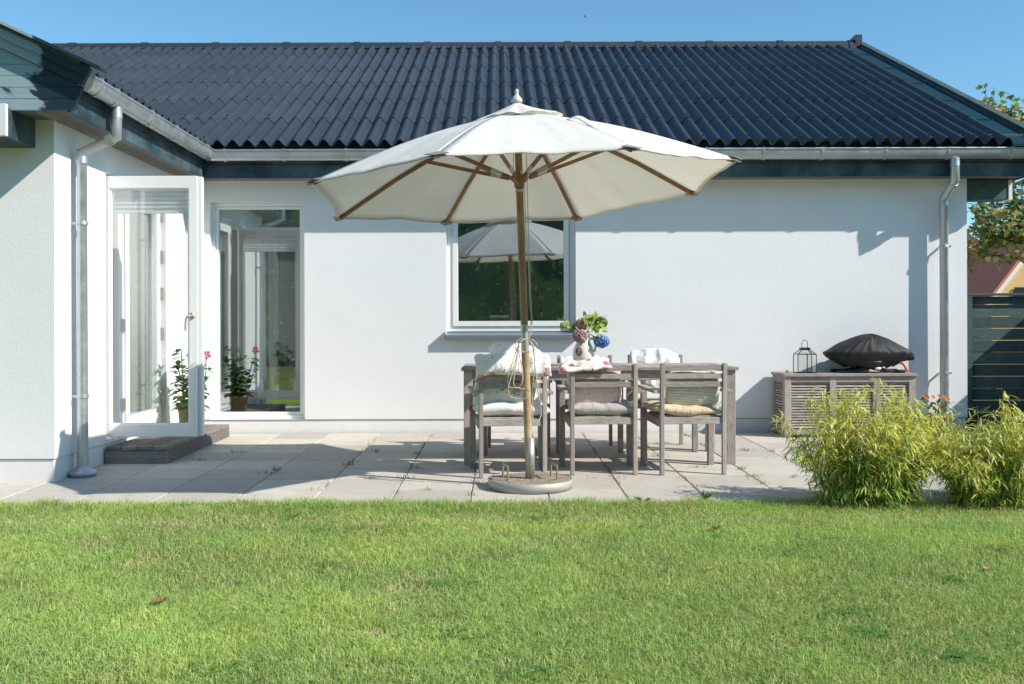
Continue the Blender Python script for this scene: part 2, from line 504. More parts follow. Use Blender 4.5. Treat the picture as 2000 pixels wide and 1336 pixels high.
    def prism(s, poly, y0, y1, axis='y', rnd=None):
        """polygon [(x,z)] (or [(y,z)] for axis x) given counter-clockwise seen from -y (from +x), extruded"""
        rnd = random.random() if rnd is None else rnd
        mk = (lambda a, b, t: (a, t, b)) if axis == 'y' else (lambda a, b, t: (t, a, b))
        off = random.random() * 9
        n = len(poly)
        d = Vector((poly[1][0] - poly[0][0], poly[1][1] - poly[0][1])).normalized()
        uv = lambda p: (p[0] * d.x + p[1] * d.y + off, -p[0] * d.y + p[1] * d.x + off)
        s.face([mk(p[0], p[1], y0) for p in poly], [uv(p) for p in poly], False, rnd)
        s.face([mk(p[0], p[1], y1) for p in poly][::-1], [uv(p) for p in poly][::-1], False, rnd)
        for i in range(n):
            p, q = poly[i], poly[(i + 1) % n]
            s.face([mk(p[0], p[1], y0), mk(p[0], p[1], y1), mk(q[0], q[1], y1), mk(q[0], q[1], y0)],
                   [(uv(p)[0], 0), (uv(p)[0], y1 - y0), (uv(q)[0], y1 - y0), (uv(q)[0], 0)], False, rnd)

    def build(s, name, mat, parent=None, bevel=0.0, sub=0, solid=0.0, weld=False):
        me = bpy.data.meshes.new(name)
        o = Vector((0, 0, 0))
        if parent is not None: o = ORG.get(parent.name, Vector((0, 0, 0)))
        vs = np.array(s.v, dtype=np.float32) - np.array(o, dtype=np.float32)
        me.from_pydata(vs.tolist(), [], s.f)
        uvl = me.uv_layers.new(name='UVMap')
        flat = [c for f in s.uv for p in f for c in (p[0], p[1])]
        uvl.data.foreach_set('uv', flat)
        me.polygons.foreach_set('use_smooth', s.sm)
        a = me.attributes.new('rnd', 'FLOAT', 'FACE'); a.data.foreach_set('value', s.rn)
        if s.col:
            a = me.attributes.new('col', 'FLOAT_COLOR', 'FACE'); a.data.foreach_set('color', [c for q in s.col for c in (q[0], q[1], q[2], 1.0)])
        for m in (mat if isinstance(mat, (list, tuple)) else [mat]):
            me.materials.append(MT[m])
        me.polygons.foreach_set('material_index', s.mi)
        me.update()
        ob = bpy.data.objects.new(name, me)
        COL.objects.link(ob)
        if weld or bevel or sub:
            import bmesh
            bm = bmesh.new(); bm.from_mesh(me)
            bmesh.ops.remove_doubles(bm, verts=bm.verts, dist=1e-5)
            bm.to_mesh(me); bm.free()
        if parent is not None:
            ob.parent = parent; ORG[ob.name] = o
        if solid:
            md = ob.modifiers.new('solid', 'SOLIDIFY'); md.thickness = solid; md.offset = 0
        if bevel:
            md = ob.modifiers.new('bevel', 'BEVEL'); md.width = bevel; md.segments = 2; md.limit_method = 'ANGLE'; md.angle_limit = R(40)
        if sub:
            md = ob.modifiers.new('sub', 'SUBSURF'); md.levels = sub; md.render_levels = sub
        return ob


def thing(name, label, cat, loc=(0, 0, 0), group=None, rotz=0.0):
    o = bpy.data.objects.new(name, None); COL.objects.link(o)
    o.location = loc; o.rotation_euler = (0, 0, rotz); o.empty_display_size = 0.1
    ORG[o.name] = Vector(loc)
    tag(o, label, cat, group)
    return o


def tag(o, label=None, cat=None, group=None, kind=None):
    if label: o['label'] = label
    if cat: o['category'] = cat
    if group: o['group'] = group
    if kind: o['kind'] = kind
    return o


def copy_tree(o, parent=None):
    c = o.copy(); COL.objects.link(c)
    if parent is not None: c.parent = parent
    for ch in o.children: copy_tree(ch, c)
    return c


def smooth_path(pts, n=6):
    """Catmull-Rom through the points"""
    pts = [Vector(p) for p in pts]
    out = []
    for i in range(len(pts) - 1):
        a = pts[max(0, i - 1)]; b = pts[i]; c = pts[i + 1]; d = pts[min(len(pts) - 1, i + 2)]
        for k in range(n):
            t = k / n
            out.append(0.5 * ((2 * b) + (c - a) * t + (2 * a - 5 * b + 4 * c - d) * t * t + (3 * b - a - 3 * c + d) * t ** 3))
    out.append(pts[-1])
    return out


# ------------------------------------------------------------------ world, sun, camera
L = Vector((-2.2, 1.0, -1.87)).normalized()
w = bpy.data.worlds.new('World'); SC.world = w; w.use_nodes = True
nt = w.node_tree
sky = nt.nodes.new('ShaderNodeTexSky'); sky.sky_type = 'NISHITA'; sky.sun_disc = False
sky.sun_elevation = math.asin(-L.z); sky.sun_rotation = math.atan2(-L.x, -L.y)
sky.air_density = 1.0; sky.dust_density = 0.0; sky.ozone_density = 6.0
bg = nt.nodes['Background']
nt.links.new(mix(nt, 1.0, sky.outputs[0], (0.68, 0.845, 0.76), 'MULTIPLY'), bg.inputs[0]); bg.inputs[1].default_value = 0.143
sl = bpy.data.lights.new('sun', 'SUN'); sl.energy = 4.0; sl.angle = R(0.5); sl.color = (1.0, 0.942, 0.86)
so = bpy.data.objects.new('sun', sl); COL.objects.link(so); so.rotation_euler = L.to_track_quat('-Z', 'Y').to_euler(); so.location = (12, -4, 12)
cam = bpy.data.cameras.new('camera'); co = bpy.data.objects.new('camera', cam); COL.objects.link(co)
co.location = (0, 0, CH); co.rotation_euler = (math.pi / 2, ROLL, 0)
cam.sensor_width = 36; cam.lens = 36 * F / 2000; cam.shift_x = (1000 - CX) / 2000; cam.shift_y = -(668 - CY) / 2000
cam.clip_start = 0.05; cam.clip_end = 2000
SC.camera = co
SC.view_settings.view_transform = 'Standard'; SC.view_settings.look = 'None'; SC.view_settings.gamma = 1.0
SC.view_settings.exposure = 0.62
SC.cycles.max_bounces = 10; SC.cycles.transparent_max_bounces = 24

# ------------------------------------------------------------------ ground
b = MB()
b.face([(-300, -300, -0.075), (300, -300, -0.075), (300, 6.25, -0.075), (-300, 6.25, -0.075)])
b.face([(-300, 6.25, -0.075), (300, 6.25, -0.075), (300, 400, -0.075), (-300, 400, -0.075)])
tag(b.build('ground', 'soil'), kind='structure')

b = MB(); rr = random.Random(3)
PITCH_X, PITCH_Y, X0 = 0.511, 0.47, 0.823
b.slot = 1
b.face([(-7.5, 6.26, gz(6.26) - 0.012), (7, 6.26, gz(6.26) - 0.012), (7, 10.0, -0.012), (-7.5, 10.0, -0.012)])
b.face([(-7.5, 6.26, -0.09), (7, 6.26, -0.09), (7, 6.26, gz(6.26) - 0.012), (-7.5, 6.26, gz(6.26) - 0.012)])
b.slot = 0
for i in range(-16, 13):
    xa = X0 + i * PITCH_X; xb = xa + PITCH_X
    if xa < -7.4: continue
    oy = 0.11 if xa > 0.7 else 0.0
    yb = 9.985
    ya = 9.53 + oy if oy else 9.53
    while yb > 6.3:
        ya2 = max(ya, 6.25)
        if not (xb < -3.15 and ya2 > 7.1) and yb - ya2 > 0.03:
            dz = rr.uniform(-0.0015, 0.0015)
            x0, x1, y0, y1 = xa + 0.003, xb - 0.003, ya2 + 0.0025, yb - 0.0025
            z0, z1 = gz(y0) + dz, gz(y1) + dz
            e = 0.004; rn = rr.random()
            top = [(x0 + e, y0 + e, z0), (x1 - e, y0 + e, z0), (x1 - e, y1 - e, z1), (x0 + e, y1 - e, z1)]
            low = [(x0, y0, z0 - .005), (x1, y0, z0 - .005), (x1, y1, z1 - .005), (x0, y1, z1 - .005)]
            bot = [(p[0], p[1], p[2] - .04) for p in low]
            b.face(top, None, False, rn)
            for k in range(4):
                q = (k + 1) % 4
                b.face([low[k], low[q], top[q], top[k]], None, False, rn)
                b.face([bot[k], bot[q], low[q], low[k]], None, False, rn)
        yb = ya; ya -= PITCH_Y
tag(b.build('paving', ['concrete_slab', 'joint']), kind='structure')


# grass: one mesh of blades
def blades(name, xs, ys, zs, hs, ws, cols, lean=0.5, seed=1):
    g = np.random.default_rng(seed)
    n = len(xs)
    az = g.uniform(0, 2 * np.pi, n); fa = g.uniform(0, 2 * np.pi, n)
    ln = np.abs(g.normal(0, lean, n)) * hs
    dx, dy = np.cos(az) * ln, np.sin(az) * ln
    wx, wy = np.cos(fa) * ws / 2, np.sin(fa) * ws / 2
    V = np.zeros((n, 5, 3), np.float32)
    V[:, 0] = np.stack([xs - wx, ys - wy, zs], 1); V[:, 1] = np.stack([xs + wx, ys + wy, zs], 1)
    m = 0.55
    V[:, 2] = np.stack([xs + dx * .35 + wx * .75, ys + dy * .35 + wy * .75, zs + hs * m], 1)
    V[:, 3] = np.stack([xs + dx * .35 - wx * .75, ys + dy * .35 - wy * .75, zs + hs * m], 1)
    V[:, 4] = np.stack([xs + dx, ys + dy, zs + hs * (1 - 0.25 * np.minimum(1, ln / np.maximum(hs, 1e-4)))], 1)
    base = (np.arange(n) * 5)[:, None]
    T = np.concatenate([base + np.array([[0, 1, 2]]), base + np.array([[0, 2, 3]]), base + np.array([[3, 2, 4]])], 1).reshape(-1)
    me = bpy.data.meshes.new(name)
    me.vertices.add(n * 5); me.vertices.foreach_set('co', V.reshape(-1))
    nf = n * 3
    me.loops.add(nf * 3); me.loops.foreach_set('vertex_index', T.astype(np.int32))
    me.polygons.add(nf); me.polygons.foreach_set('loop_start', np.arange(nf, dtype=np.int32) * 3)
    try: me.polygons.foreach_set('loop_total', np.full(nf, 3, np.int32))
    except Exception: pass
    me.polygons.foreach_set('use_smooth', np.ones(nf, bool))
    a = me.attributes.new('col', 'FLOAT_COLOR', 'POINT')
    C = np.ones((n, 5, 4), np.float32); C[:, :, :3] = cols[:, None, :]
    a.data.foreach_set('color', C.reshape(-1))
    me.update(calc_edges=True)
    me.materials.append(MT['blade'])
    ob = bpy.data.objects.new(name, me); COL.objects.link(ob)
    return ob


def vnoise(x, y, s, seed):
    """cheap smooth value noise on numpy arrays"""
    g = np.random.default_rng(seed); T = g.random((64, 64))
    u, v = x * s + 500, y * s + 500
    i, j = np.floor(u).astype(int), np.floor(v).astype(int)
    fu, fv = u - i, v - j
    fu, fv = fu * fu * (3 - 2 * fu), fv * fv * (3 - 2 * fv)
    i0, i1, j0, j1 = i % 64, (i + 1) % 64, j % 64, (j + 1) % 64
    return (T[i0, j0] * (1 - fu) + T[i1, j0] * fu) * (1 - fv) + (T[i0, j1] * (1 - fu) + T[i1, j1] * fu) * fv


g = np.random.default_rng(11)
def region(x0, x1, y0, y1, dens):
    n = int((x1 - x0) * (y1 - y0) * dens)
    return g.uniform(x0, x1, n), g.uniform(y0, y1, n)
parts = [region(-2.8, 2.8, 2.75, 4.2, 21000), region(-3.7, 3.7, 4.2, 6.26, 14000), region(-9, 9, -0.5, 2.75, 900), region(-8, -3.7, 2.75, 6.26, 2500), region(3.7, 8, 2.75, 6.26, 2500), region(-3.7, -2.8, 2.75, 4.2, 6000), region(2.8, 3.7, 2.75, 4.2, 6000)]
gx = np.concatenate([p[0] for p in parts]); gy = np.concatenate([p[1] for p in parts])
n1 = vnoise(gx, gy, 1.1, 1); n2 = vnoise(gx, gy, 3.7, 2); n3 = vnoise(gx, gy, 11.0, 3); n4 = vnoise(gx, gy, 28.0, 4)
mixn = 0.35 * n1 + 0.3 * n2 + 0.2 * n3 + 0.15 * n4
edge = np.clip((gy - 5.93) / 0.18, 0, 1)           # unmown strip along the slabs
worn = np.clip(1 - np.abs(gy - 5.72 - 0.1 * (n1 - .5)) / 0.16, 0, 1) * (0.3 + n2) * 0.8      # thin strip beside it
bare = np.clip((vnoise(gx, gy, 2.3, 21) * .6 + vnoise(gx, gy, 8.0, 22) * .4 - .62) * 4, 0, 1)
bamboo_bare = np.clip(1 - (gx - 2.95) ** 2 / 1.1 ** 2, 0, 1) * np.clip((gy - 5.86) / .14, 0, 1)  # worn bare soil around the bamboo base, where blades are thinned out
keep = g.random(len(gx)) > np.clip(bamboo_bare * .75 +0.55 * (0.62 - mixn) + worn * 0.3 + bare * .35, 0, 0.85)
gx, gy, n1, n2, n3, n4, mixn, edge, worn, bare = [q[keep] for q in (gx, gy, n1, n2, n3, n4, mixn, edge, worn, bare)]
N = len(gx)
gh = (0.006 + 0.014 * mixn + g.uniform(0, 0.012, N)) * (1 + edge * (0.4 + 2.0 * n3)) * (1 - 0.35 * worn) * (1 - .4 * bare)
gw = g.uniform(0.0022, 0.0050, N)
t = g.random(N)[:, None]
lush = np.array([0.24, 0.39, 0.095]); bright = np.array([0.50, 0.62, 0.22]); straw = np.array([0.74, 0.65, 0.40])
q = np.clip((0.5 * n2 + 0.5 * n1 - 0.25) * 1.6, 0, 1)[:, None]
cols = lush * (1 - t) + bright * t
cols = cols * (0.88 + 0.34 * q)
yel = np.clip((vnoise(gx, gy, 1.6, 31) * .5 + vnoise(gx, gy, 5.1, 32) * .5 - .35) * 2, 0, 1)[:, None]
cols = cols * (1 + yel * np.array([.22, .08, .03]))
ps = np.clip(0.06 + 0.38 * (0.5 - mixn) + worn * 0.5 + bare * .25, 0.035, 0.8)
isst = (g.random(N) < ps)[:, None]
cols = np.where(isst, straw * g.uniform(0.65, 1.1, (N, 1)), cols)
gz_ = -0.072 + np.zeros(N)
grass = blades('grass', gx, gy, gz_ + 0.012, gh + 0.016, gw, cols.astype(np.float32), 1.15, 5)
tag(grass, 'mown lawn with straw patches and a longer fringe along the slabs', 'grass', kind='stuff')

# weeds in the joints of the slabs
wx, wy = [], []
for k in range(70):
    i = rr.randint(-6, 8); cxj = X0 + i * PITCH_X
    if rr.random() < 0.55: px_, py_ = cxj + rr.uniform(-.01, .01), rr.uniform(6.4, 9.8)
    else: px_, py_ = rr.uniform(-3.0, 3.6), 9.53 - PITCH_Y * rr.randint(0, 6) + rr.uniform(-.01, .01)
    if px_ < -2.6 and py_ > 7.8: continue
    m_ = rr.randint(5, 46)
    sp = rr.uniform(.012, .05)
    for q_ in range(m_):
        wx.append(px_ + rr.gauss(0, sp)); wy.append(py_ + rr.gauss(0, sp * .5))
for cxj in (X0 - PITCH_X * 3, X0, X0 - PITCH_X, X0 + PITCH_X, X0 - PITCH_X * 2, X0 - PITCH_X * 4):
    for q_ in range(200):
        y_ = rr.uniform(6.3, 9.7)
        if mnoise.noise(Vector((cxj * 7, y_ * 2.5, 0))) > 0.05:
            wx.append(cxj + rr.gauss(0, .006)); wy.append(y_)
wx, wy = np.array(wx), np.array(wy); nw = len(wx)
wc = np.where((g.random(nw) < 0.35)[:, None], np.array([0.36, 0.27, 0.12]), np.array([0.11, 0.17, 0.04])) * g.uniform(.6, 1.2, (nw, 1))
weeds = blades('weeds', wx, wy, -SLOPE * (10 - wy) - 0.004, g.uniform(0.008, 0.05, nw), g.uniform(0.002, 0.004, nw), wc.astype(np.float32), 0.9, 9)
tag(weeds, 'small weeds and grass tufts growing in the slab joints', 'weeds', kind='stuff')


# ------------------------------------------------------------------ the house
house = thing('house', 'white plastered house with dark corrugated roof and a projecting wing on the left', 'house', (0, 10, 0))
XW, YB, YW = -3.2, 10.0, 7.05            # wing wall, back wall, wing front
XR = 4.745
ZS = 2.56                                # soffit


def wall(mb, mapf, u0, u1, z0, z1, thick, holes, flip=False):
    us = sorted({u0, u1} | {h[0] for h in holes} | {h[1] for h in holes})
    zs = sorted({z0, z1} | {h[2] for h in holes} | {h[3] for h in holes})
    def add(pts):
        mb.face([mapf(*p) for p in (pts[::-1] if flip else pts)])
    for i in range(len(us) - 1):
        for j in range(len(zs) - 1):
            a, c, d, e = us[i], us[i + 1], zs[j], zs[j + 1]
            mu, mz = (a + c) / 2, (d + e) / 2
            if any(h[0] < mu < h[1] and h[2] < mz < h[3] for h in holes): continue
            add([(a, d, 0), (c, d, 0), (c, e, 0), (a, e, 0)])
            add([(a, d, thick), (a, e, thick), (c, e, thick), (c, d, thick)])
    for h in list(holes):
        a, c, d, e = h
        add([(a, d, 0), (a, e, 0), (a, e, thick), (a, d, thick)])
        add([(c, d, 0), (c, d, thick), (c, e, thick), (c, e, 0)])
        add([(a, e, 0), (c, e, 0), (c, e, thick), (a, e, thick)])
        if d > z0: add([(a, d, 0), (a, d, thick), (c, d, thick), (c, d, 0)])
    add([(u0, z0, 0), (u0, z0, thick), (u1, z0, thick), (u1, z0, 0)])
    add([(u0, z1, 0), (u1, z1, 0), (u1, z1, thick), (u0, z1, thick)])
    add([(u0, z0, 0), (u0, z1, 0), (u0, z1, thick), (u0, z0, thick)])
    add([(u1, z0, 0), (u1, z0, thick), (u1, z1, thick), (u1, z1, 0)])


PL = 0.142
FIX = (-2.955, -1.995, PL + 0.001, 2.355)          # tall fixed window
WIN = (-0.552, 0.765, 1.0, 2.355)                  # centre window
DOO = (7.97, 9.40, 0.145, 2.345)                   # wing door opening (y, z)
b = MB()
wall(b, lambda u, z, d: (u, YB + d, z), XW + 0.0, XR, PL, 2.70, 0.30, [FIX, WIN])
wall(b, lambda u, z, d: (XR - d, u, z), YB + 0.30, 19.0, PL, 2.70, 0.30, [])
b.face([(XR - .02, YB + .02, 2.70), (XR - .02, 19.0, 2.70), (XR - .02, 14.5, 4.85)])
b.box(-9.2, XR - .31, 18.7, 19.0, 0, 2.7)
b.build('wall', 'plaster', house)
b = MB()
wall(b, lambda u, z, d: (XW - d, u, z), YW, YB + 0.30, PL, 2.70, 0.30, [DOO])
wall(b, lambda u, z, d: (u, YW + d, z), -9.2, XW - 0.30, PL, 2.70, 0.30, [])
b.face([(-9.2, YW + .02, 2.70), (XW, YW + .02, 2.70), (-6.2, YW + .02, 4.1)])
b.box(-9.5, -9.2, YW, 19.0, 0, 2.7)
b.build('wing_wall', 'plaster', house)
b = MB()
b.box(XW, XR - .012, YB + .012, YB + .31, -0.10, PL - .006)
b.box(XW - .31, XW - .012, YW + .32, YB + .30, -0.14, PL - .006)
b.box(-9.2, XW - .012, YW + .012, YW + .31, -0.16, PL - .006)
b.box(XR - .31, XR - .013, YB + .32, 19.0, -0.10, PL - .006)
b.build('plinth', 'plaster', house)

# interior shell so that the glass shows rooms
b = MB()
b.slot = 0
x0, x1, y0, y1, z0, z1 = -3.19, -1.2, 10.31, 13.0, 0.10, 2.5
b.face([(x0, y1, z0), (x1, y1, z0), (x1, y1, z1), (x0, y1, z1)])
b.face([(x0, y0, z0), (x0, y1, z0), (x0, y1, z1), (x0, y0, z1)])
b.face([(x1, y0, z0), (x1, y1, z0), (x1, y1, z1), (x1, y0, z1)])
b.face([(x0, y0, z1), (x1, y0, z1), (x1, y1, z1), (x0, y1, z1)])
b.slot = 1
b.face([(x0, y0, z0), (x1, y0, z0), (x1, y1, z0), (x0, y1, z0)])
b.slot = 2
x0, x1, y1 = -1.15, 1.6, 13.4
b.face([(x0, y1, z0), (x1, y1, z0), (x1, y1, z1), (x0, y1, z1)])
b.face([(x0, y0, z0), (x0, y1, z0), (x0, y1, z1), (x0, y0, z1)])
b.face([(x1, y0, z0), (x1, y1, z0), (x1, y1, z1), (x1, y0, z1)])
b.face([(x0, y0, z1), (x1, y0, z1), (x1, y1, z1), (x0, y1, z1)])
b.box(-1.1, -0.12, 12.2, 13.3, 0.11, 2.3)
b.slot = 1
b.face([(x0, y0, z0), (x1, y0, z0), (x1, y1, z0), (x0, y1, z0)])
b.slot = 0
x0, x1, y0, y1 = -6.2, -3.51, 7.36, 10.29
b.face([(x0, y0, z0), (x0, y1, z0), (x0, y1, z1), (x0, y0, z1)])
b.face([(x0, y1, z0), (x1, y1, z0), (x1, y1, z1), (x0, y1, z1)])
b.face([(x0, y0, z0), (x1, y0, z0), (x1, y0, z1), (x0, y0, z1)])
b.face([(x0, y0, z1), (x1, y0, z1), (x1, y1, z1), (x0, y1, z1)])
b.slot = 1
b.face([(x0, y0, z0), (x1, y0, z0), (x1, y1, z0), (x0, y1, z0)])
b.build('interior', ['room_wall', 'room_floor', 'room_green'], house)


def curtain(p0, p1, z0, z1, folds, amp, parent, name='curtain', m='curtain'):
    mb = MB(); p0, p1 = Vector(p0), Vector(p1)
    d = p1 - p0; nn = Vector((-d.y, d.x, 0)).normalized()
    n = folds * 8; vs, fs = [], []
    for i in range(n + 1):
        t_ = i / n
        q_ = p0 + d * t_ + nn * amp * math.sin(t_ * folds * 2 * math.pi + 0.7 * math.sin(t_ * 9))
        vs += [(q_.x, q_.y, z0), (q_.x, q_.y, z1)]
    for i in range(n): fs.append((2 * i, 2 * i + 2, 2 * i + 3, 2 * i + 1))
    mb.quads(vs, fs)
    return mb.build(name, m, parent, solid=0.003)


curtain((-3.30, 8.50, 0), (-3.33, 9.33, 0), 0.20, 2.28, 9, 0.018, house)
curtain((-3.56, 8.05, 0), (-3.58, 9.5, 0), 0.13, 2.45, 9, 0.03, house)
curtain((-2.66, 10.75, 0), (-2.42, 10.70, 0), 0.13, 2.45, 3, 0.03, house)


def frame(mb, mapf, u0, u1, z0, z1, d0, d1, tw, tb=None, tt=None):
    """rectangular frame in the plane (u,z) from depth d0 to d1"""
    tb = tb or tw; tt = tt or tw
    def bx(a, c, d, e):
        pts = [mapf(a, d, d0), mapf(c, e, d1)]
        lo = [min(pts[0][k], pts[1][k]) for k in range(3)]; hi = [max(pts[0][k], pts[1][k]) for k in range(3)]
        mb.box(lo[0], hi[0], lo[1], hi[1], lo[2], hi[2])
    bx(u0, u0 + tw, z0 + tb, z1 - tt); bx(u1 - tw, u1, z0 + tb, z1 - tt)
    bx(u0, u1, z0, z0 + tb); bx(u0, u1, z1 - tt, z1)


def pane(name, lo, hi, m, parent):
    mb = MB(); mb.box(lo[0], hi[0], lo[1], hi[1], lo[2], hi[2])
    return mb.build(name, m, parent)


def blind(name, x0, x1, y, z0, z1, parent, step=0.016):
    mb = MB(); n = max(4, int((z1 - z0) / step)); vs, fs = [], []
    for i in range(n + 1):
        z = z0 + (z1 - z0) * i / n; yy = y + (0.007 if i % 2 else -0.007)
        vs += [(x0, yy, z), (x1, yy, z)]
    for i in range(n): fs.append((2 * i, 2 * i + 1, 2 * i + 3, 2 * i + 2))
    mb.quads(vs, fs, None, False)
    mb.box(x0, x1, y - .012, y + .012, z0 - .014, z0 - .001)
    return mb.build(name, 'blind', parent)


# tall fixed window
b = MB()
fm = lambda u, z, d: (u, YB + d, z)
frame(b, fm, FIX[0] + .002, FIX[1] - .002, FIX[2] + .002, FIX[3] - .002, 0.07, 0.17, 0.030, 0.034, 0.034)
frame(b, fm, FIX[0] + .034, FIX[1] - .034, FIX[2] + .038, FIX[3] - .038, 0.085, 0.15, 0.030, 0.030, 0.026)
wn = b.build('fixed_window', 'white_paint', house, bevel=0.003)
pane('pane', (FIX[0] + .062, YB + .108, FIX[2] + .066), (FIX[1] - .062, YB + .126, FIX[3] - .062), 'window_glass', wn)
blind('blind', FIX[0] + .085, FIX[1] - .065, YB + .150, 2.098, FIX[3] - .066, wn)
# inner door seen through it
b = MB()
fm2 = lambda u, z, d: (u, 12.75 + d, z)
frame(b, fm2, -3.05, -2.05, 0.11, 2.25, 0.0, 0.05, 0.12, 0.15, 0.12)
b.build('inner_door', 'room_wall', house, bevel=0.004)
# centre window
b = MB()
frame(b, fm, WIN[0] + .002, WIN[1] - .002, WIN[2] + .03, WIN[3] - .002, 0.07, 0.17, 0.062, 0.052, 0.05)
frame(b, fm, WIN[0] + .065, WIN[1] - .065, WIN[2] + .083, WIN[3] - .053, 0.055, 0.15, 0.050, 0.055, 0.05)
wn2 = b.build('window', 'white_paint', house, bevel=0.004)
pane('pane', (WIN[0] + .11, YB + .10, WIN[2] + .135), (WIN[1] - .11, YB + .118, WIN[3] - .10), 'window_glass', wn2)
b = MB()
b.prism([(9.925, 0.955), (9.925, 0.995), (10.10, 1.028), (10.10, 0.985), (9.94, 0.955)][::-1], WIN[0] - .012, WIN[1] + .012, 'x')
b.box(WIN[0] - .02, WIN[0] - .013, 9.922, 10.0, .953, 1.03); b.box(WIN[1] + .013, WIN[1] + .02, 9.922, 10.0, .953, 1.03)
b.build('sill', 'sill_zinc', wn2, bevel=0.003)
b = MB(); b.box(WIN[0], WIN[1], 10.172, 10.42, 1.09, 1.128)
b.build('inner_sill', 'white_paint', wn2)

# wing door frame, closed leaf, open leaf
b = MB()
fy = lambda u, z, d: (XW - d, u, z)
frame(b, fy, DOO[0] + .002, DOO[1] - .002, DOO[2] + .002, DOO[3] - .002, 0.06, 0.16, 0.05, 0.04, 0.05)
b.box(XW - .16, XW - .05, 8.36, 8.47, DOO[2] + .045, DOO[3] - .055)
dfm = b.build('door_frame', 'white_paint', house, bevel=0.003)
for z in (0.42, 1.10, 2.14):
    b = MB(); b.box(XW - .048, XW - .028, 8.40, 8.46, z - .055, z + .055); b.tube([(XW - .03, 8.43, z - .05), (XW - .03, 8.43, z + .05)], .009, 10)
    b.build('hinge', 'steel', dfm)
b = MB()
frame(b, fy, 8.475, 9.345, 0.19, 2.29, 0.03, 0.09, 0.085, 0.13, 0.085)
lf = b.build('closed_door', 'white_paint', house, bevel=0.004)
pane('pane', (XW - .064, 8.56, 0.32), (XW - .048, 9.26, 2.205), 'door_glass', lf)
for z in (0.42, 1.02, 1.40, 1.75, 2.14):
    b = MB(); b.box(XW - .029, XW - .012, 9.33, 9.37, z - .06, z + .06); b.tube([(XW - .018, 9.35, z - .06), (XW - .018, 9.35, z + .06)], .010, 10)
    b.build('hinge', 'steel', lf)
# the open leaf stands square to the wall, parallel to the back wall
YD = 8.0
xa, xb = P(207, 600, YD).x, P(393.5, 600, YD).x
za, zb = P(300, 853, YD).z, P(300, 343.5, YD).z
b = MB()
fm3 = lambda u, z, d: (u, YD + d, z)
xi = P(385.5, 600, YD).x
frame(b, fm3, xa, xi, za, zb, 0.0, 0.065, 0.0, 0.0, 0.0) if False else None
gx0, gx1, gz0, gz1 = P(214.5, 600, YD).x, P(369, 600, YD).x, P(300, 829.5, YD).z, P(300, 367.5, YD).z
b.box(xa, gx0, YD, YD + .062, gz0, gz1); b.box(gx1, xi, YD, YD + .062, gz0, gz1)
b.box(xa, xi, YD, YD + .062, za, gz0); b.box(xa, xi, YD, YD + .062, gz1, zb)
b.box(xi - .002, xb, YD + .016, YD + .078, za + .004, zb - .004)
od = b.build('open_door', 'white_paint', house, bevel=0.004)
b = MB()
e = 0.012
b.box(gx0, gx0 + e, YD + .012, YD + .03, gz0, gz1); b.box(gx1 - e, gx1, YD + .012, YD + .03, gz0, gz1)
b.box(gx0 + e, gx1 - e, YD + .012, YD + .03, gz0, gz0 + e); b.box(gx0 + e, gx1 - e, YD + .012, YD + .03, gz1 - e, gz1)
b.build('glazing_bead', 'white_paint', od)
pane('pane', (gx0 + .002, YD + .032, gz0 + .002), (gx1 - .002, YD + .044, gz1 - .002), 'door_glass', od)
blind('blind', gx0 + .02, gx1 - .004, YD + .055, P(300, 412, YD).z, gz1, od)
hp = P(374.5, 617, YD)
b = MB()
b.lathe([(0.0, -.012), (.026, -.012), (.028, 0.0), (.0, 0.0)], hp + Vector((0, 0, 0)), 18, Matrix.Rotation(R(-90), 3, 'X').to_4x4())
b.tube(smooth_path([hp, hp + Vector((0, -.05, 0)), hp + Vector((-.012, -.06, -.005)), hp + Vector((-.03, -.06, -.03)), hp + Vector((-.034, -.06, -.12))], 5), .0085, 10)
b.build('handle', 'steel', od)


# roofs ------------------------------------------------------
def corr_roof(mb, P0, U, S, Nn, length, rows, pitch=0.148, amp=0.034, samples=12, seed=0, clip=None):
    rg = random.Random(seed)
    per = 7 * pitch
    for i in range(len(rows) - 1):
        s0, s1 = rows[i] - (0.02 if i else 0.0), rows[i + 1]
        offs = rg.choice([0, 3]) * pitch
        du = pitch / samples
        k0 = math.floor((0 - offs) / per)
        k1 = math.ceil((length - offs) / per)
        for k in range(k0, k1):
            ua, ub = max(0, offs + k * per), min(length, offs + (k + 1) * per)
            if ub - ua < 0.02: continue
            nst = max(2, int(round((ub - ua) / du)))
            rn = rg.random(); jit = rg.uniform(-.001, .0015)
            vs, fs, uvs, lip = [], [], [], []
            for j in range(nst + 1):
                u = ua + (ub - ua) * j / nst
                hgt = amp * math.cos(2 * math.pi * u / pitch) + 0.0025 * (u - ua) / per
                sa = s0
                for (ss, dz) in ((sa, 0.0065 + jit), ((sa + s1) / 2, 0.003), (s1, -0.0005)):
                    vs.append(P0 + U * u + S * ss + Nn * (hgt + dz)); uvs.append((u, ss))
                lip.append((P0 + U * u + S * sa + Nn * (hgt + 0.0065 + jit), P0 + U * u + S * (sa + .001) + Nn * (hgt - 0.001)))
            for j in range(nst):
                a_ = 3 * j
                fs += [(a_, a_ + 3, a_ + 4, a_ + 1), (a_ + 1, a_ + 4, a_ + 5, a_ + 2)]
            mb.quads(vs, fs, uvs, True, rn)
            for j in range(nst):
                mb.face([lip[j][1], lip[j + 1][1], lip[j + 1][0], lip[j][0]], None, False, rn)
            # fixing screws on the crests
            for c_ in range(int(ua / pitch) + 1, int(ub / pitch) + 1):
                if c_ % 3 == 1:
                    q0 = P0 + U * (c_ * pitch) + S * (s0 + 0.09) + Nn * (amp + 0.006)
                    mb.bar(q0, q0 + Nn * 0.013, 0.015, 0.015, S)


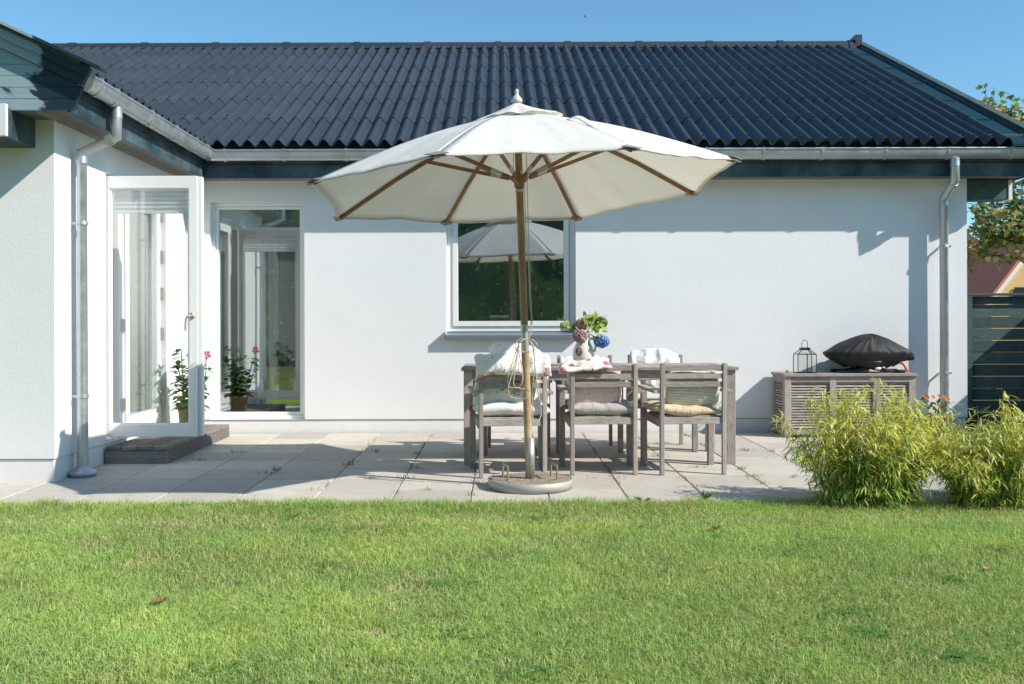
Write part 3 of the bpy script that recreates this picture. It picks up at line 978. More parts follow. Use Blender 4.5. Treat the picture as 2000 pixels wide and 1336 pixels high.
ang = math.atan(0.478)
rows = [0, 0.92, 1.83, 2.77, 3.72, 4.72, 5.44]
b = MB()
corr_roof(b, Vector((-6.6, 9.57, 2.868)), Vector((1, 0, 0)), Vector((0, math.cos(ang), math.sin(ang))), Vector((0, -math.sin(ang), math.cos(ang))), 11.60, rows, seed=4)
b.face([(-6.6, 14.44, 5.18), (5.2, 14.44, 5.18), (5.2, 19.4, 2.80), (-6.6, 19.4, 2.80)], None, False)
main_roof = b.build('roof', 'roof_sheet', house)
# ridge caps
b = MB()
YRG, ZRG = 14.45, 5.175
sec = [(-.165, -.075), (-.12, -.045), (-.085, .035), (-.05, .075), (0, .09), (.05, .075), (.085, .035), (.12, -.045), (.165, -.075)]
joints = [PX(p, YRG) for p in (150, 292, 430, 568, 705, 843, 980, 1116, 1255, 1392, 1530, 1668)]
xs_ = [-6.6] + joints + [5.19]
for i in range(len(xs_) - 1):
    x0, x1 = xs_[i], xs_[i + 1]
    if x1 - x0 < .03: continue
    for (xa_, xb_, k) in ((x0, x1 - .09, 1.0), (x1 - .09, x1, 1.13)):
        vs = [(xa_, YRG + p[0] * k, ZRG + p[1] * k + .0) for p in sec] + [(xb_, YRG + p[0] * k, ZRG + p[1] * k) for p in sec]
        n = len(sec)
        b.quads(vs, [(j, j + 1, n + j + 1, n + j) for j in range(n - 1)], None, True, rr.random())
        b.face([vs[j] for j in range(n)], None); b.face([vs[n + j] for j in range(n)][::-1], None)
# scalloped flange lying in the corrugations
vs, fs = [], []
nfl = 79 * 6
for j in range(nfl + 1):
    u = 11.60 * j / nfl
    hgt = 0.034 * math.cos(2 * math.pi * u / 0.148)
    base = Vector((-6.6 + u, 0, 0))
    S_ = Vector((0, math.cos(ang), math.sin(ang))); N_ = Vector((0, -math.sin(ang), math.cos(ang)))
    p_ = Vector((0, 9.57, 2.868)) + S_ * 5.30 + N_ * (hgt + .012) + base
    vs += [tuple(p_), (base.x, YRG - .13, ZRG - .03)]
for j in range(nfl): fs.append((2 * j, 2 * j + 2, 2 * j + 3, 2 * j + 1))
b.quads(vs, fs)
b.box(5.19, 5.285, YRG - .11, YRG + .11, ZRG - .02, ZRG + .15)
b.build('ridge_cap', 'roof_sheet', main_roof)
# verge at the right gable: barge board proud of the sheets, trough beside it
b = MB()
def yz(y, off): return (y, 2.868 + 0.478 * (y - 9.57) + off)
b.prism([yz(9.50, 0.0), yz(14.45, 0.0), yz(14.45, .045), yz(9.50, .045)], 5.265, 5.355, 'x')
b.prism([yz(9.60, -0.20), yz(14.45, -0.20), yz(14.45, -.002), yz(9.60, -.002)], 5.235, 5.268, 'x')
b.prism([(9.72, ZS), (10.3, ZS), (10.3, yz(10.3, -.205)[1]), (9.60, yz(9.60, -.205)[1])], 5.235, 5.266, 'x')
b.build('verge_board', 'fence_wood', main_roof)
b = MB()
b.prism([yz(9.55, -.040), yz(14.3, -.040), yz(14.3, -.015), yz(9.55, -.015)], 4.985, 5.263, 'x')
for s_ in rows[1:]:
    y_ = 9.57 + s_ * math.cos(ang)
    b.bar((4.99, y_, yz(y_, -.012)[1]), (5.26, y_, yz(y_, -.012)[1]), .02, .012)
b.build('verge_flashing', 'flashing', main_roof)
# wing roof
wang = math.atan(0.465)
b = MB()
corr_roof(b, Vector((-2.845, 6.63, 2.842)), Vector((0, 1, 0)), Vector((-math.cos(wang), 0, math.sin(wang))), Vector((math.sin(wang), 0, math.cos(wang))), 7.4, [0, 0.92, 1.83, 2.77, 3.72, 3.86], seed=9, samples=8)
b.face([(-6.2, 6.60, 4.47), (-6.2, 14.0, 4.47), (-9.7, 14.0, 2.85), (-9.7, 6.60, 2.85)])
wing_roof = b.build('wing_roof', 'roof_sheet', house)
# gable boards of the wing, in the plane y = 6.70
YG = 6.70
g0 = P(143.7, 214.5, YG); g1 = P(162, 168.6, YG); g2 = P(178, 133, YG)
mr = 0.465
b = MB()
zl = [g0.z]
while zl[-1] < 4.2: zl.append(zl[-1] + 0.0785)
def xr_(z):
    if z <= g1.z: return g0.x + (g1.x - g0.x) * (z - g0.z) / (g1.z - g0.z)
    return g1.x - (z - g1.z) / mr
for i in range(len(zl) - 1):
    a_, c_ = zl[i], zl[i + 1] - .003
    xa_, xc_ = xr_(a_), xr_(c_)
    if xa_ < -6.1: break
    pts = [(-12.4 - xa_, a_), (xa_, a_)]
    if a_ < g1.z < c_: pts.append((g1.x, g1.z))
    pts += [(xc_, c_), (-12.4 - xc_, c_)]
    b.prism(pts, YG + random.uniform(-.001, .001), YG + .025, 'y')
b.build('gable_board', 'teal_patchy', wing_roof)
b = MB()
top = lambda x, off: g2.z + off + (g2.x - x) * mr
b.prism([(-6.2, g1.z + (g1.x + 6.2) * mr + .004), (g1.x, g1.z + .004), (g2.x, g2.z - .002), (-6.2, top(-6.2, -.002))], YG - .022, YG + .024, 'y')
b.prism([(-6.2, top(-6.2, -.075)), (g2.x - .012, top(g2.x - .012, -.075)), (g2.x + .004, g2.z + .005), (-6.2, top(-6.2, .007))], YG - .046, YG - .023, 'y')
b.prism([(-6.2, top(-6.2, .0085)), (g2.x + .10, top(g2.x + .10, .0085)), (g2.x + .10, top(g2.x + .10, .034)), (-6.2, top(-6.2, .034))], YG - .10, YG + .02, 'y')
b.build('rake_board', 'teal_patchy', wing_roof, bevel=0.002)
# fascia and soffit
b = MB()
XF, YF = -2.935, 9.735
b.box(XF - .03, XF, YG + .026, YF + .02, ZS + .135, ZS + .30); b.box(XF - .028, XF - .004, YG + .026, YF + .02, ZS - .004, ZS + .131)
b.box(XF - .03, 5.234, YF, YF + .03, ZS + .135, ZS + .345); b.box(XF - .03, 5.234, YF + .005, YF + .028, ZS - .004, ZS + .131)
b.box(4.55, 5.232, 9.80, 9.83, ZS + .30, 2.985)
b.build('fascia', 'teal', house, bevel=0.003)
b = MB()
nb = 3
for i in range(nb):
    x0 = XW - .01 + (XF - .029 - XW) * i / nb; x1 = XW - .01 + (XF - .029 - XW) * (i + 1) / nb - .004
    b.box(x0, x1, YG + .03, YB + .0, ZS + .01, ZS + .03)
for i in range(3):
    y0 = YF + .03 + (YB - YF - .02) * i / 3; y1 = YF + .03 + (YB - YF - .02) * (i + 1) / 3 - .004
    b.box(XF - .03, 5.234, y0, y1, ZS + .01, ZS + .03)
for i in range(4):
    y0 = YG + .03 + .36 * i / 4
    b.box(-9.4, XW - .02, y0, y0 + .086, ZS + .012, ZS + .031)
b.build('soffit', 'deck', house)
b = MB()
b.prism([(10.02, ZS + .03), (10.3, ZS + .03), (14.45, 2.868 + .478 * 4.88 - .14), (14.45, 2.868 + .478 * 4.88 - .11), (10.0, 2.80)], XR - .02, 5.234, 'x')
b.build('gable_soffit', 'deck', house)
# purlin ends under the gables
b = MB()
b.box(-3.76, PX(14, 6.64), 6.645, 7.06, 2.372, 2.575)
be = b.build('purlin_end', 'teal', house, bevel=0.003)
b = MB()
b.box(-3.775, PX(14.5, 6.63) + .003, 6.615, 6.643, P(10, 266, 6.63).z, P(10, 203, 6.63).z)
b.build('end_cap', 'white_board', be, bevel=0.004)
b = MB()
b.box(XR - .01, 5.195, 10.06, 10.26, P(1900, 390, 10.06).z, ZS + .009)
be = b.build('purlin_end', 'fence_wood', house, bevel=0.003)
b = MB(); b.box(5.197, 5.235, 10.05, 10.27, P(1900, 391, 10.06).z, ZS + .009)
b.build('end_cap', 'white_board', be, bevel=0.003)


# gutters
def gutter(axis, a0, a1, cx, cz, r, parent, brackets, name='gutter'):
    mb = MB(); n = 14; vs, fs = [], []
    prof = []
    for j in range(n + 1):
        an = math.pi + math.pi * j / n
        prof.append((r * math.cos(an), 1.65 * r * math.sin(an)))
    inner = [(p[0] * .95, p[1] * .95) for p in prof]
    def put(a_, p):
        return (a_, cx + p[0], cz + p[1]) if axis == 'x' else (cx - p[0], a_, cz + p[1])
    nn = n + 1
    for pr in (prof, inner):
        vs2 = [put(a0, p) for p in pr] + [put(a1, p) for p in pr]
        mb.quads(vs2, [(j, nn + j, nn + j + 1, j + 1) for j in range(n)], None, True)
    for e_ in (a0, a1):
        mb.face([put(e_, p) for p in prof])
    # rolled bead on the outer lip
    mb.tube([put(a0, (-r, 0)), put(a1, (-r, 0))], .010, 10)
    mb.tube([put(a0, (r, 0.012)), put(a1, (r, 0.012))], .004, 6)
    go = mb.build(name, 'zinc', parent)
    for a_ in brackets:
        k = MB()
        pts = [put(a_, (r + .0, .01))] if False else []
        pts = [put(a_, (1.06 * r * math.cos(math.pi + math.pi * j / 10), 1.06 * 1.65 * r * math.sin(math.pi + math.pi * j / 10))) for j in range(11)]
        pts = [put(a_, (-r * .75, .016)), put(a_, (-r * 1.12, .012))] + pts
        for j in range(len(pts) - 1):
            k.bar(pts[j], pts[j + 1], .026 if axis == 'x' else .026, .004, (1, 0, 0) if False else ((0, 0, 1) if abs(Vector(pts[j + 1])[2] - Vector(pts[j])[2]) < 1e-3 else ((0, 1, 0) if axis == 'x' else (1, 0, 0))))
        k.build('bracket', 'zinc', go)
    return go


YGT, XGT, ZGT, RG = 9.665, -2.862, 2.814, 0.060
gb = [PX(p, 9.62) for p in (440, 555, 677, 1137, 1260, 1380, 1493, 1608, 1732, 1854, 1978)]
gut = gutter('x', XGT + .02, 5.42, YGT, ZGT, RG, house, gb)
gut2 = gutter('y', 6.79, YGT - .02, XGT, ZGT, RG, house, [6.93, 7.23, 7.95, 8.55, 9.1, 9.45])


def rain_pipe(pts, r, clips, shoe, wall_dir, name='downpipe'):
    mb = MB()
    mb.tube(pts, r, 18)
    for i in (0, 1, 2, 3):
        if i < len(pts) - 1:
            d = (Vector(pts[i + 1]) - Vector(pts[i])).normalized()
            q0 = Vector(pts[i]) + d * .03
            if i in (1, 2) or i == 0: mb.tube([q0, q0 + d * .05], r + .0025, 18)
    dp = mb.build(name, 'zinc', house)
    for z in clips:
        k = MB(); q = Vector((pts[-1][0], pts[-1][1], z))
        k.tube([q - Vector((0, 0, .012)), q + Vector((0, 0, .012))], r + .005, 18)
        for sg in (-1, 1):
            pass
        wd = Vector(wall_dir); sd = Vector((wd.y, -wd.x, 0))
        k.bar(q - sd * (r + .02) * 0 + wd * r, q + wd * (r + .05), .012, .02)
        k.bar(q + sd * (r + .0), q + sd * (r + .028), .016, .02); k.tube([q + sd * (r + .018) - wd * .02, q + sd * (r + .018) + wd * .02], .006, 8)
        k.build('pipe_clip', 'zinc', dp)
    if shoe:
        k = MB(); q = Vector(pts[-1])
        k.lathe([(r + .004, .075), (r + .012, .06), (r + .02, .05), (r + .055, .04), (r + .062, .030), (r + .05, .0), (0, 0)][::-1], q, 24)
        k.build('pipe_shoe', 'zinc', dp)
    return dp


yl = 7.335
xl2 = XW + .078
rain_pipe([(XGT, yl, ZGT - .09), (XGT, yl, 2.505), (xl2, yl, 2.385), (xl2, yl, gz(yl) + .0)], .041, [1.86, 0.57], True, (-1, 0, 0))
xr1 = PX(1867.5, 9.65)
rain_pipe([(xr1, YGT, ZGT - .09), (xr1, YGT, 2.505), (xr1 - .005, 9.90, 2.36), (xr1 - .005, 9.90, -.01)], .043, [1.875, 0.60], True, (0, 1, 0))


# ------------------------------------------------------------------ deck step
deck = thing('deck_step', 'low weathered grey wooden step platform under the open glazed door', 'wooden step', (-2.95, 8.85, 0))
D0, D1, DX0, DX1 = 7.935, 9.745, XW + .0, PX(327.3, 7.935)
b = MB()
for i in range(4):
    x0 = DX0 + .02 + (DX1 + .002 - DX0 - .02) * i / 4
    b.box(x0, x0 + (DX1 - DX0 - .02) / 4 - .006, D0 - .012, D1, .093, .121)
b.build('deck_board', 'deck', deck, bevel=0.003)
b = MB()
b.box(DX0 + .004, DX1 - .006, D0, D0 + .03, gz(D0) - .01, .091)
b.box(DX1 - .034, DX1 - .004, D0 + .031, D1, gz(D0) - .01, .0905)
b.build('skirt_board', 'deck', deck, bevel=0.003)

# ------------------------------------------------------------------ table
TX0, TX1, TY0, TY1 = -0.315, 1.885, 7.79, 8.67
table = thing('garden_table', 'long weathered grey wooden table set between six chairs', 'garden table', ((TX0 + TX1) / 2, (TY0 + TY1) / 2, gz(8.2)))
b = MB()
zt = 0.755
b.box(TX0, TX1, TY0, TY0 + .09, zt - .026, zt); b.box(TX0, TX1, TY1 - .09, TY1, zt - .026, zt)
n = 24
for i in range(n):
    x0 = TX0 + (TX1 - TX0) * i / n
    b.box(x0 + .002, x0 + (TX1 - TX0) / n - .004, TY0 + .093, TY1 - .093, zt - .025, zt - .001)
b.build('tabletop', 'teak', table, bevel=0.003)
b = MB()
b.box(TX0 + .09, TX1 - .09, TY0 + .035, TY0 + .06, zt - .105, zt - .028); b.box(TX0 + .09, TX1 - .09, TY1 - .06, TY1 - .035, zt - .105, zt - .028)
b.box(TX0 + .03, TX0 + .055, TY0 + .1, TY1 - .1, zt - .105, zt - .028); b.box(TX1 - .055, TX1 - .03, TY0 + .1, TY1 - .1, zt - .105, zt - .028)
b.build('apron', 'teak', table, bevel=0.003)
for x in (TX0 + .055, TX1 - .055):
    for y in (TY0 + .06, TY1 - .06):
        b = MB(); b.box(x - .036, x + .036, y - .036, y + .036, gz(y), zt - .027)
        b.build('leg', 'teak', table, bevel=0.004)


# ------------------------------------------------------------------ chairs
def make_chair():
    ch = thing('garden_chair', 'chair', 'garden chair', (0, 0, 0), 'wooden armchairs around the garden table')
    for sg in (-1, 1):
        b = MB(); x = sg * .235
        b.prism([(-.262, 0), (-.222, 0), (-.222, .42), (-.250, .83), (-.283, .83), (-.262, .42)], x - .0155, x + .0155, 'x')
        b.build('rear_leg', 'teak', ch, bevel=0.003)
        b = MB(); x = sg * .268
        b.box(x - .0225, x + .0225, .205, .255, 0, .612)
        b.build('front_leg', 'teak', ch, bevel=0.003)
        b = MB()
        b.bar((sg * .272, -.262, .618), (sg * .276, .30, .628), .056, .024)
        b.build('armrest', 'teak', ch, bevel=0.004)
        b = MB()
        b.bar((sg * .246, -.22, .385), (sg * .246, .215, .40), .022, .06)
        b.build('side_rail', 'teak', ch, bevel=0.003)
    for (z, h, y) in ((.795, .043, -.262), (.733, .038, -.258), (.672, .040, -.254)):
        b = MB()
        vs, fs, uvs = [], [], []
        b.box(-.219, .219, y - .011, y + .011, z - h / 2, z + h / 2)
        b.build('back_slat', 'teak', ch, bevel=0.003)
    b = MB(); b.box(-.219, .219, -.25, -.225, .375, .425)
    b.build('seat_rail', 'teak', ch, bevel=0.003)
    b = MB(); b.box(-.245, .245, .212, .24, .375, .418)
    b.build('front_rail', 'teak', ch, bevel=0.003)
    b = MB()
    for i in range(7):
        y = -.195 + i * .063
        b.box(-.232, .232, y - .026, y + .026, .419, .437)
    b.build('seat', 'teak', ch, bevel=0.003)
    return ch


proto = make_chair()
chairs = [
    (.066, 7.46, 5.0, 'left front armchair behind the parasol pole with floral cushions folded over its back'),
    (.757, 7.555, 1.7, 'middle chair facing away, a grey wooden armchair holding pink dotted and grey linen cushions'),
    (1.411, 7.555, 4.1, 'right front grey wooden armchair with a green dotted cushion, seen from the back'),
    (1.42, 8.79, 180, 'far side grey wooden armchair at the right end with white floral cloth over its back'),
    (.767, 8.75, 180, 'far side grey wooden armchair in the middle, mostly hidden behind the white jug'),
    (.129, 8.62, 180, 'far side grey wooden armchair at the left end, hidden behind the floral cushions')]
for i, (x, y, rz, lab) in enumerate(chairs):
    o = proto if i == 0 else copy_tree(proto)
    o.location = (x, y, gz(y)); o.rotation_euler = (0, 0, R(rz)); o['label'] = lab


# ------------------------------------------------------------------ cushions
def cushion(name, path, width, thick, M, m, label, wr=.010, seed=0, pinch=.05, ns=26, nv=26, freq=7.0, extra=None, taper=None, parent=None, fat=0.42):
    """soft body swept along a path [(y,z)]; x runs across"""
    pts = smooth_path([Vector((0, p[0], p[1])) for p in path], 8)
    ls = [0.0]
    for i in range(1, len(pts)): ls.append(ls[-1] + (pts[i] - pts[i - 1]).length)
    def at(s):
        d = s * ls[-1]
        for i in range(1, len(ls)):
            if d <= ls[i] + 1e-9:
                t = (d - ls[i - 1]) / max(1e-9, ls[i] - ls[i - 1])
                return pts[i - 1].lerp(pts[i], t), (pts[i] - pts[i - 1]).normalized()
        return pts[-1], (pts[-1] - pts[-2]).normalized()
    sv = Vector((seed * 3.1, seed * 1.7, seed * 5.3))
    vid, verts, uvs, faces = {}, [], [], []
    for side in (1, -1):
        for i in range(ns + 1):
            s = i / ns; c, tg = at(s)
            nr = Vector((0, -tg.z, tg.y))
            for j in range(nv + 1):
                v = -1 + 2 * j / nv; a = 2 * s - 1
                border = i in (0, ns) or j in (0, nv)
                if border and side == -1: continue
                prof = (max(0, 1 - abs(a) ** 3.2) * max(0, 1 - abs(v) ** 3.2)) ** fat
                wv = width / 2 * (1 - pinch * (1 - a * a)) * (taper(s) if taper else 1)
                sh = 1 - pinch * (1 - v * v) * 0.0
                p = Vector((v * wv, c.y, c.z)) + nr * side * thick / 2 * prof
                q = p * freq + sv
                nv3 = Vector(mnoise.turbulence_vector(q, 3, False)) if False else Vector((mnoise.noise(q), mnoise.noise(q + Vector((31, 7, 3))), mnoise.noise(q + Vector((5, 17, 41)))))
                q2 = Vector((p.x * freq * 2.6, p.y * freq * 1.2, p.z * freq * 1.2)) + sv
                rid = (1 - abs(mnoise.noise(q2)) * 2.0)
                p = p + nv3 * wr + nr * side * rid * wr * 0.55 * prof
                if extra: p = extra(p, s, v)
                vid[(side, i, j)] = len(verts); verts.append(M @ p); uvs.append((v * width / 2 + seed, s * ls[-1]))
    def idx(side, i, j): return vid.get((side, i, j), vid.get((1, i, j)))
    for side in (1, -1):
        for i in range(ns):
            for j in range(nv):
                f = (idx(side, i, j), idx(side, i, j + 1), idx(side, i + 1, j + 1), idx(side, i + 1, j))
                faces.append(f if side == 1 else f[::-1])
    mb = MB(); mb.quads(verts, faces, uvs, True)
    o = mb.build(name, m, parent, sub=1)
    if label: tag(o, label, 'cushion', 'loose cushions on the garden chairs')
    return o


def place(x, y, z, rz=0, rx=0, ry=0):
    return Matrix.Translation((x, y, z)) @ Matrix.Rotation(R(rz), 4, 'Z') @ Matrix.Rotation(R(rx), 4, 'X') @ Matrix.Rotation(R(ry), 4, 'Y')


flat = lambda d: [(-d / 2, 0), (-d / 6, 0), (d / 6, 0), (d / 2, 0)]
z0 = gz(7.5)
# chair 1: seat cushion, long cushion folded over the back, small pillow on top
sc1 = cushion('seat_cushion', flat(.50), .56, .125, place(.07, 7.47, z0 + .492, 5, 0), 'white_linen', 'plump plain white seat cushion with red piping under the floral one', .020, 1, freq=6)
b = MB()
b.tube(smooth_path([(-.215, 7.235, .47), (-.235, 7.30, .462), (-.23, 7.45, .468), (-.22, 7.60, .47)], 5), .008, 8)
pp = b.build('piping', 'red_piping', sc1)
cushion('folded_cushion', [(-.318, .745), (-.338, .80), (-.305, .862), (-.20, .855), (-.155, .77), (-.165, .66), (-.155, .52)], .585, .075, place(.066, 7.46, z0, 5), 'floral_white', 'long white cushion with rose sprays folded over the back of the left chair', .026, 2, ns=46, nv=30, freq=6, pinch=.02)
cushion('floral_pillow', flat(.32), .40, .11, place(.115, 7.46, z0 + .905, 8, 8, 3), 'floral_bud', 'small white rosebud pillow lying topmost on the left chair', .020, 3, freq=7, pinch=.1)
# chair 2
cushion('pink_dotted_cushion', [(-.135, .475), (-.17, .60), (-.185, .72), (-.19, .80)], .43, .085, place(.735, 7.555, z0, 1.7, 0, -3), 'pink_dots', 'dusty pink cushion with white dots leaning on the middle chair back', .010, 4, freq=6)
cushion('grey_linen_cushion', flat(.46), .50, .115, place(.762, 7.53, z0 + .487, 3, 0, 2), 'grey_linen', 'plain grey linen seat cushion on the middle chair', .022, 5, freq=5)
cushion('rose_cushion', [(-.262, .822), (-.225, .842), (-.14, .868), (-.05, .85), (.03, .80)], .40, .036, place(.735, 7.50, z0 - .030, 2, 0, -7.5), 'floral_pink', 'pale pink cushion with red roses thrown over the middle chair back', .020, 6, freq=8, ns=30)
# chair 3
cushion('green_dotted_cushion', [(-.13, .485), (-.17, .60), (-.188, .72), (-.19, .785)], .44, .085, place(1.40, 7.555, z0, 4.1, 0, 3), 'green_dots', 'pale cushion with small grey green dots leaning on the right chair back', .013, 7, freq=7)
cushion('beige_sprig_cushion', flat(.46), .54, .085, place(1.375, 7.53, z0 + .476, 6, 0, 4), 'beige_sprig', 'flat beige sprigged seat pillow with pointed corner on the right chair', .016, 8, freq=6, pinch=.10)
# far chairs
z1 = gz(8.8)
cushion('white_floral_drape', [(.17, .50), (.185, .66), (.19, .78), (.245, .835), (.31, .81), (.32, .70), (.315, .60)], .48, .055, place(1.40, 8.79, z1 + .005, 0), 'floral_pale', 'rumpled white floral cushion draped over the far right chair', .050, 9, ns=40, nv=30, freq=5)
cushion('white_drape', [(.17, .50), (.185, .66), (.19, .76), (.245, .80), (.31, .77), (.32, .70)], .40, .05, place(.715, 8.75, z1, 0), 'floral_pale', 'white floral cushion on the far middle chair, behind the jug', .028, 10, ns=36, freq=7)
cushion('pale_floral_cushion', [(.17, .52), (.19, .66), (.20, .80)], .42, .07, place(.129, 8.62, z1, 0), 'floral_pale', 'pale cushion on the far left chair, hidden behind the parasol pole', .012, 11)

# ------------------------------------------------------------------ jug and hydrangeas
YJ = 8.16
jc = Vector((PX(1139.5, YJ), YJ, zt))
jug = thing('white_jug', 'off white stoneware jug with a brown oval medallion on the table', 'jug', jc)
b = MB()
prof = [(0, 0), (.055, .0), (.072, .012), (.088, .05), (.0925, .09), (.085, .135), (.066, .175), (.052, .205), (.050, .232), (.056, .252), (.051, .250), (.045, .232), (.046, .205), (.060, .172), (.07, .13), (0, .10)]
b.lathe(prof, jc, 36)
b.build('jug_body', 'ceramic', jug, sub=1)
b = MB()
b.tube(smooth_path([jc + Vector((.048, -.03, .225)), jc + Vector((.085, -.035, .215)), jc + Vector((.098, -.035, .17)), jc + Vector((.088, -.03, .115))], 6), .010, 10)
b.build('jug_handle', 'ceramic', jug)
md = Matrix.Translation(jc + Vector((-.045, -.079, .118))) @ Matrix.Rotation(R(-30), 4, 'Z') @ Matrix.Rotation(R(84), 4, 'X')
b = MB()
b.lathe([(0, -.01), (.0, .006), (.024, .007), (.030, .003), (.032, -.012)][::-1], (0, 0, 0), 24)
b.v = [tuple(md @ Vector((p[0], p[1] * 1.12, p[2]))) for p in b.v]
mo = b.build('medallion', 'medallion', jug)
b = MB()
b.tube([md @ Vector(p) for p in smooth_path([(-.010, .011, .008), (-.002, .017, .008), (.008, .011, .008), (.003, .002, .008), (-.008, -.008, .008), (-.006, -.014, .008), (.011, -.013, .008)], 4)], .0028, 6)
b.build('relief', 'medallion_relief', mo)


def leaf_poly(mb, base, d, up, length, width, col, fold=.25, bend=.2, n=3):
    """pointed leaf with a folded midrib: two strips of quads"""
    d = d.normalized(); s_ = d.cross(up)
    if s_.length < 1e-4: s_ = d.cross(Vector((1, 0, 0)))
    s_.normalize(); nn = s_.cross(d)
    L_, M_, R_ = [], [], []
    for i in range(n + 1):
        t = i / n
        c = base + d * length * t - nn * bend * length * t * t
        wv = width / 2 * (math.sin(math.pi * min(1, t * .92 + .06)) ** .8 if 0 < i < n else .04)
        M_.append(c); L_.append(c - s_ * wv + nn * fold * wv); R_.append(c + s_ * wv + nn * fold * wv)
    for i in range(n):
        mb.face([L_[i], M_[i], M_[i + 1], L_[i + 1]], None, True); mb.col.append(col)
        mb.face([M_[i], R_[i], R_[i + 1], M_[i + 1]], None, True); mb.col.append(col)


def jitter(c, a, rg):
    k = 1 + rg.uniform(-a, a)
    return tuple(max(0, x * k * (1 + rg.uniform(-a * .3, a * .3))) for x in c)


def rdir(rg):
    while True:
        v = Vector((rg.uniform(-1, 1), rg.uniform(-1, 1), rg.uniform(-1, 1)))
        if .1 < v.length < 1: return v.normalized()


def bloom(mb, c, r, cols, rg, n=95, ps=.011, squash=.85, flor=4):
    for k in range(n):
        z = 1 - 2 * (k + .5) / n; a = k * 2.399963
        d = Vector((math.sqrt(1 - z * z) * math.cos(a), math.sqrt(1 - z * z) * math.sin(a), z * squash)).normalized()
        d = (d + rdir(rg) * .15).normalized()
        q = c + Vector((d.x, d.y, d.z * squash)) * r * rg.uniform(.70, 1.08)
        s_ = d.cross(Vector((0, 0, 1)))
        if s_.length < .01: s_ = Vector((1, 0, 0))
        s_.normalize(); t_ = d.cross(s_)
        cc = rg.choice(cols); rot = rg.uniform(0, 1.5)
        for p in range(flor):
            an = rot + p * 2 * math.pi / flor
            e1 = s_ * math.cos(an) + t_ * math.sin(an); e2 = -s_ * math.sin(an) + t_ * math.cos(an)
            w_ = ps * rg.uniform(.8, 1.15)
            col = jitter(cc, .18, rg)
            mb.face([q, q + e1 * w_ * .6 + e2 * w_ * .5 + d * w_ * .25, q + e1 * w_ * 1.25 + d * w_ * .3, q + e1 * w_ * .6 - e2 * w_ * .5 + d * w_ * .25], None, False)
            mb.col.append(col)
    # dense core so that the head is not see-through
    vs, fs = [], []
    for i in range(7):
        for j in range(10):
            th, ph = math.pi * i / 6, 2 * math.pi * j / 10
            vs.append(c + Vector((math.sin(th) * math.cos(ph), math.sin(th) * math.sin(ph), math.cos(th) * squash)) * r * .6)
    for i in range(6):
        for j in range(10): fs.append((i * 10 + j, i * 10 + (j + 1) % 10, (i + 1) * 10 + (j + 1) % 10, (i + 1) * 10 + j))
    mb.quads(vs, fs)
    mb.col += [tuple(x * .6 for x in cols[0])] * len(fs)


rg = random.Random(21)
mouth = jc + Vector((0, 0, .235))
fl = [
    ('mauve', (1134, 656, -.075), .060, [(.46, .28, .33), (.60, .42, .46), (.34, .19, .23), (.72, .56, .57)], 'dusty mauve hydrangea head drooping over the jug front'),
    ('brown', (1137, 633, -.03), .050, [(.44, .27, .24), (.58, .40, .34), (.32, .19, .17), (.66, .50, .38)], 'faded brownish pink hydrangea head standing upright in the jug'),
    ('blue', (1175, 667, -.06), .058, [(.13, .26, .66), (.22, .40, .80), (.10, .16, .52), (.36, .54, .86)], 'bright blue hydrangea head hanging right of the jug'),
    ('green', (1173, 630, .02), .052, [(.13, .20, .12), (.20, .28, .17), (.08, .13, .09), (.28, .35, .24)], 'dark grey green hydrangea head at the upper right of the bouquet'),
    ('lime', (1102, 636, -.02), .034, [(.46, .52, .24), (.58, .60, .32), (.34, .44, .15)], 'small pale lime hydrangea head reaching left of the jug'),
    ('lemon', (1152, 629, -.04), .028, [(.46, .52, .22), (.58, .60, .32)], 'tiny pale green hydrangea bud among the upper leaves')]
for (nm, (px_, py_, dy), r_, cols_, lab) in fl:
    c = P(px_, py_, YJ + dy)
    h = thing('hydrangea', lab, 'flower', mouth, 'hydrangeas in the white jug')
    b = MB(); bloom(b, c, r_, cols_, rg, n=190 if r_ > .04 else 80, ps=.0155 if r_ > .04 else .012)
    b.build('flower_head', 'petal', h)
    b = MB(); b.tube(smooth_path([mouth + Vector((rg.uniform(-.02, .02), rg.uniform(-.02, .02), -.06)), mouth + (c - mouth) * .3 + Vector((0, 0, .035)), c + Vector((0, 0, -.1 * r_))], 6), .0035, 6)
    b.build('stem', 'stem_green', h)
    b = MB()
    nl = {'lime': 9, 'green': 7, 'lemon': 34, 'mauve': 4, 'blue': 5, 'brown': 8}[nm]
    for k in range(nl):
        t_ = rg.uniform(.35, .9)
        base = mouth + (c - mouth) * t_ + Vector((0, 0, .02))
        if nm == 'lemon':
            base = P(rg.uniform(1140, 1176), rg.uniform(614, 656), YJ - .04 + rg.uniform(-.03, .03))
        d = (c - mouth).normalized() * .5 + rdir(rg) * .9 + Vector((0, -.25, .1))
        col = rg.choice([(.30, .42, .07), (.42, .54, .10), (.16, .27, .05), (.52, .56, .14)])
        leaf_poly(b, base, d, Vector((rg.uniform(-.4, .4), -.6, .8)), rg.uniform(.05, .085), rg.uniform(.026, .042), jitter(col, .15, rg), .2, .3, 4)
    b.build('leaves', 'leaf', h)

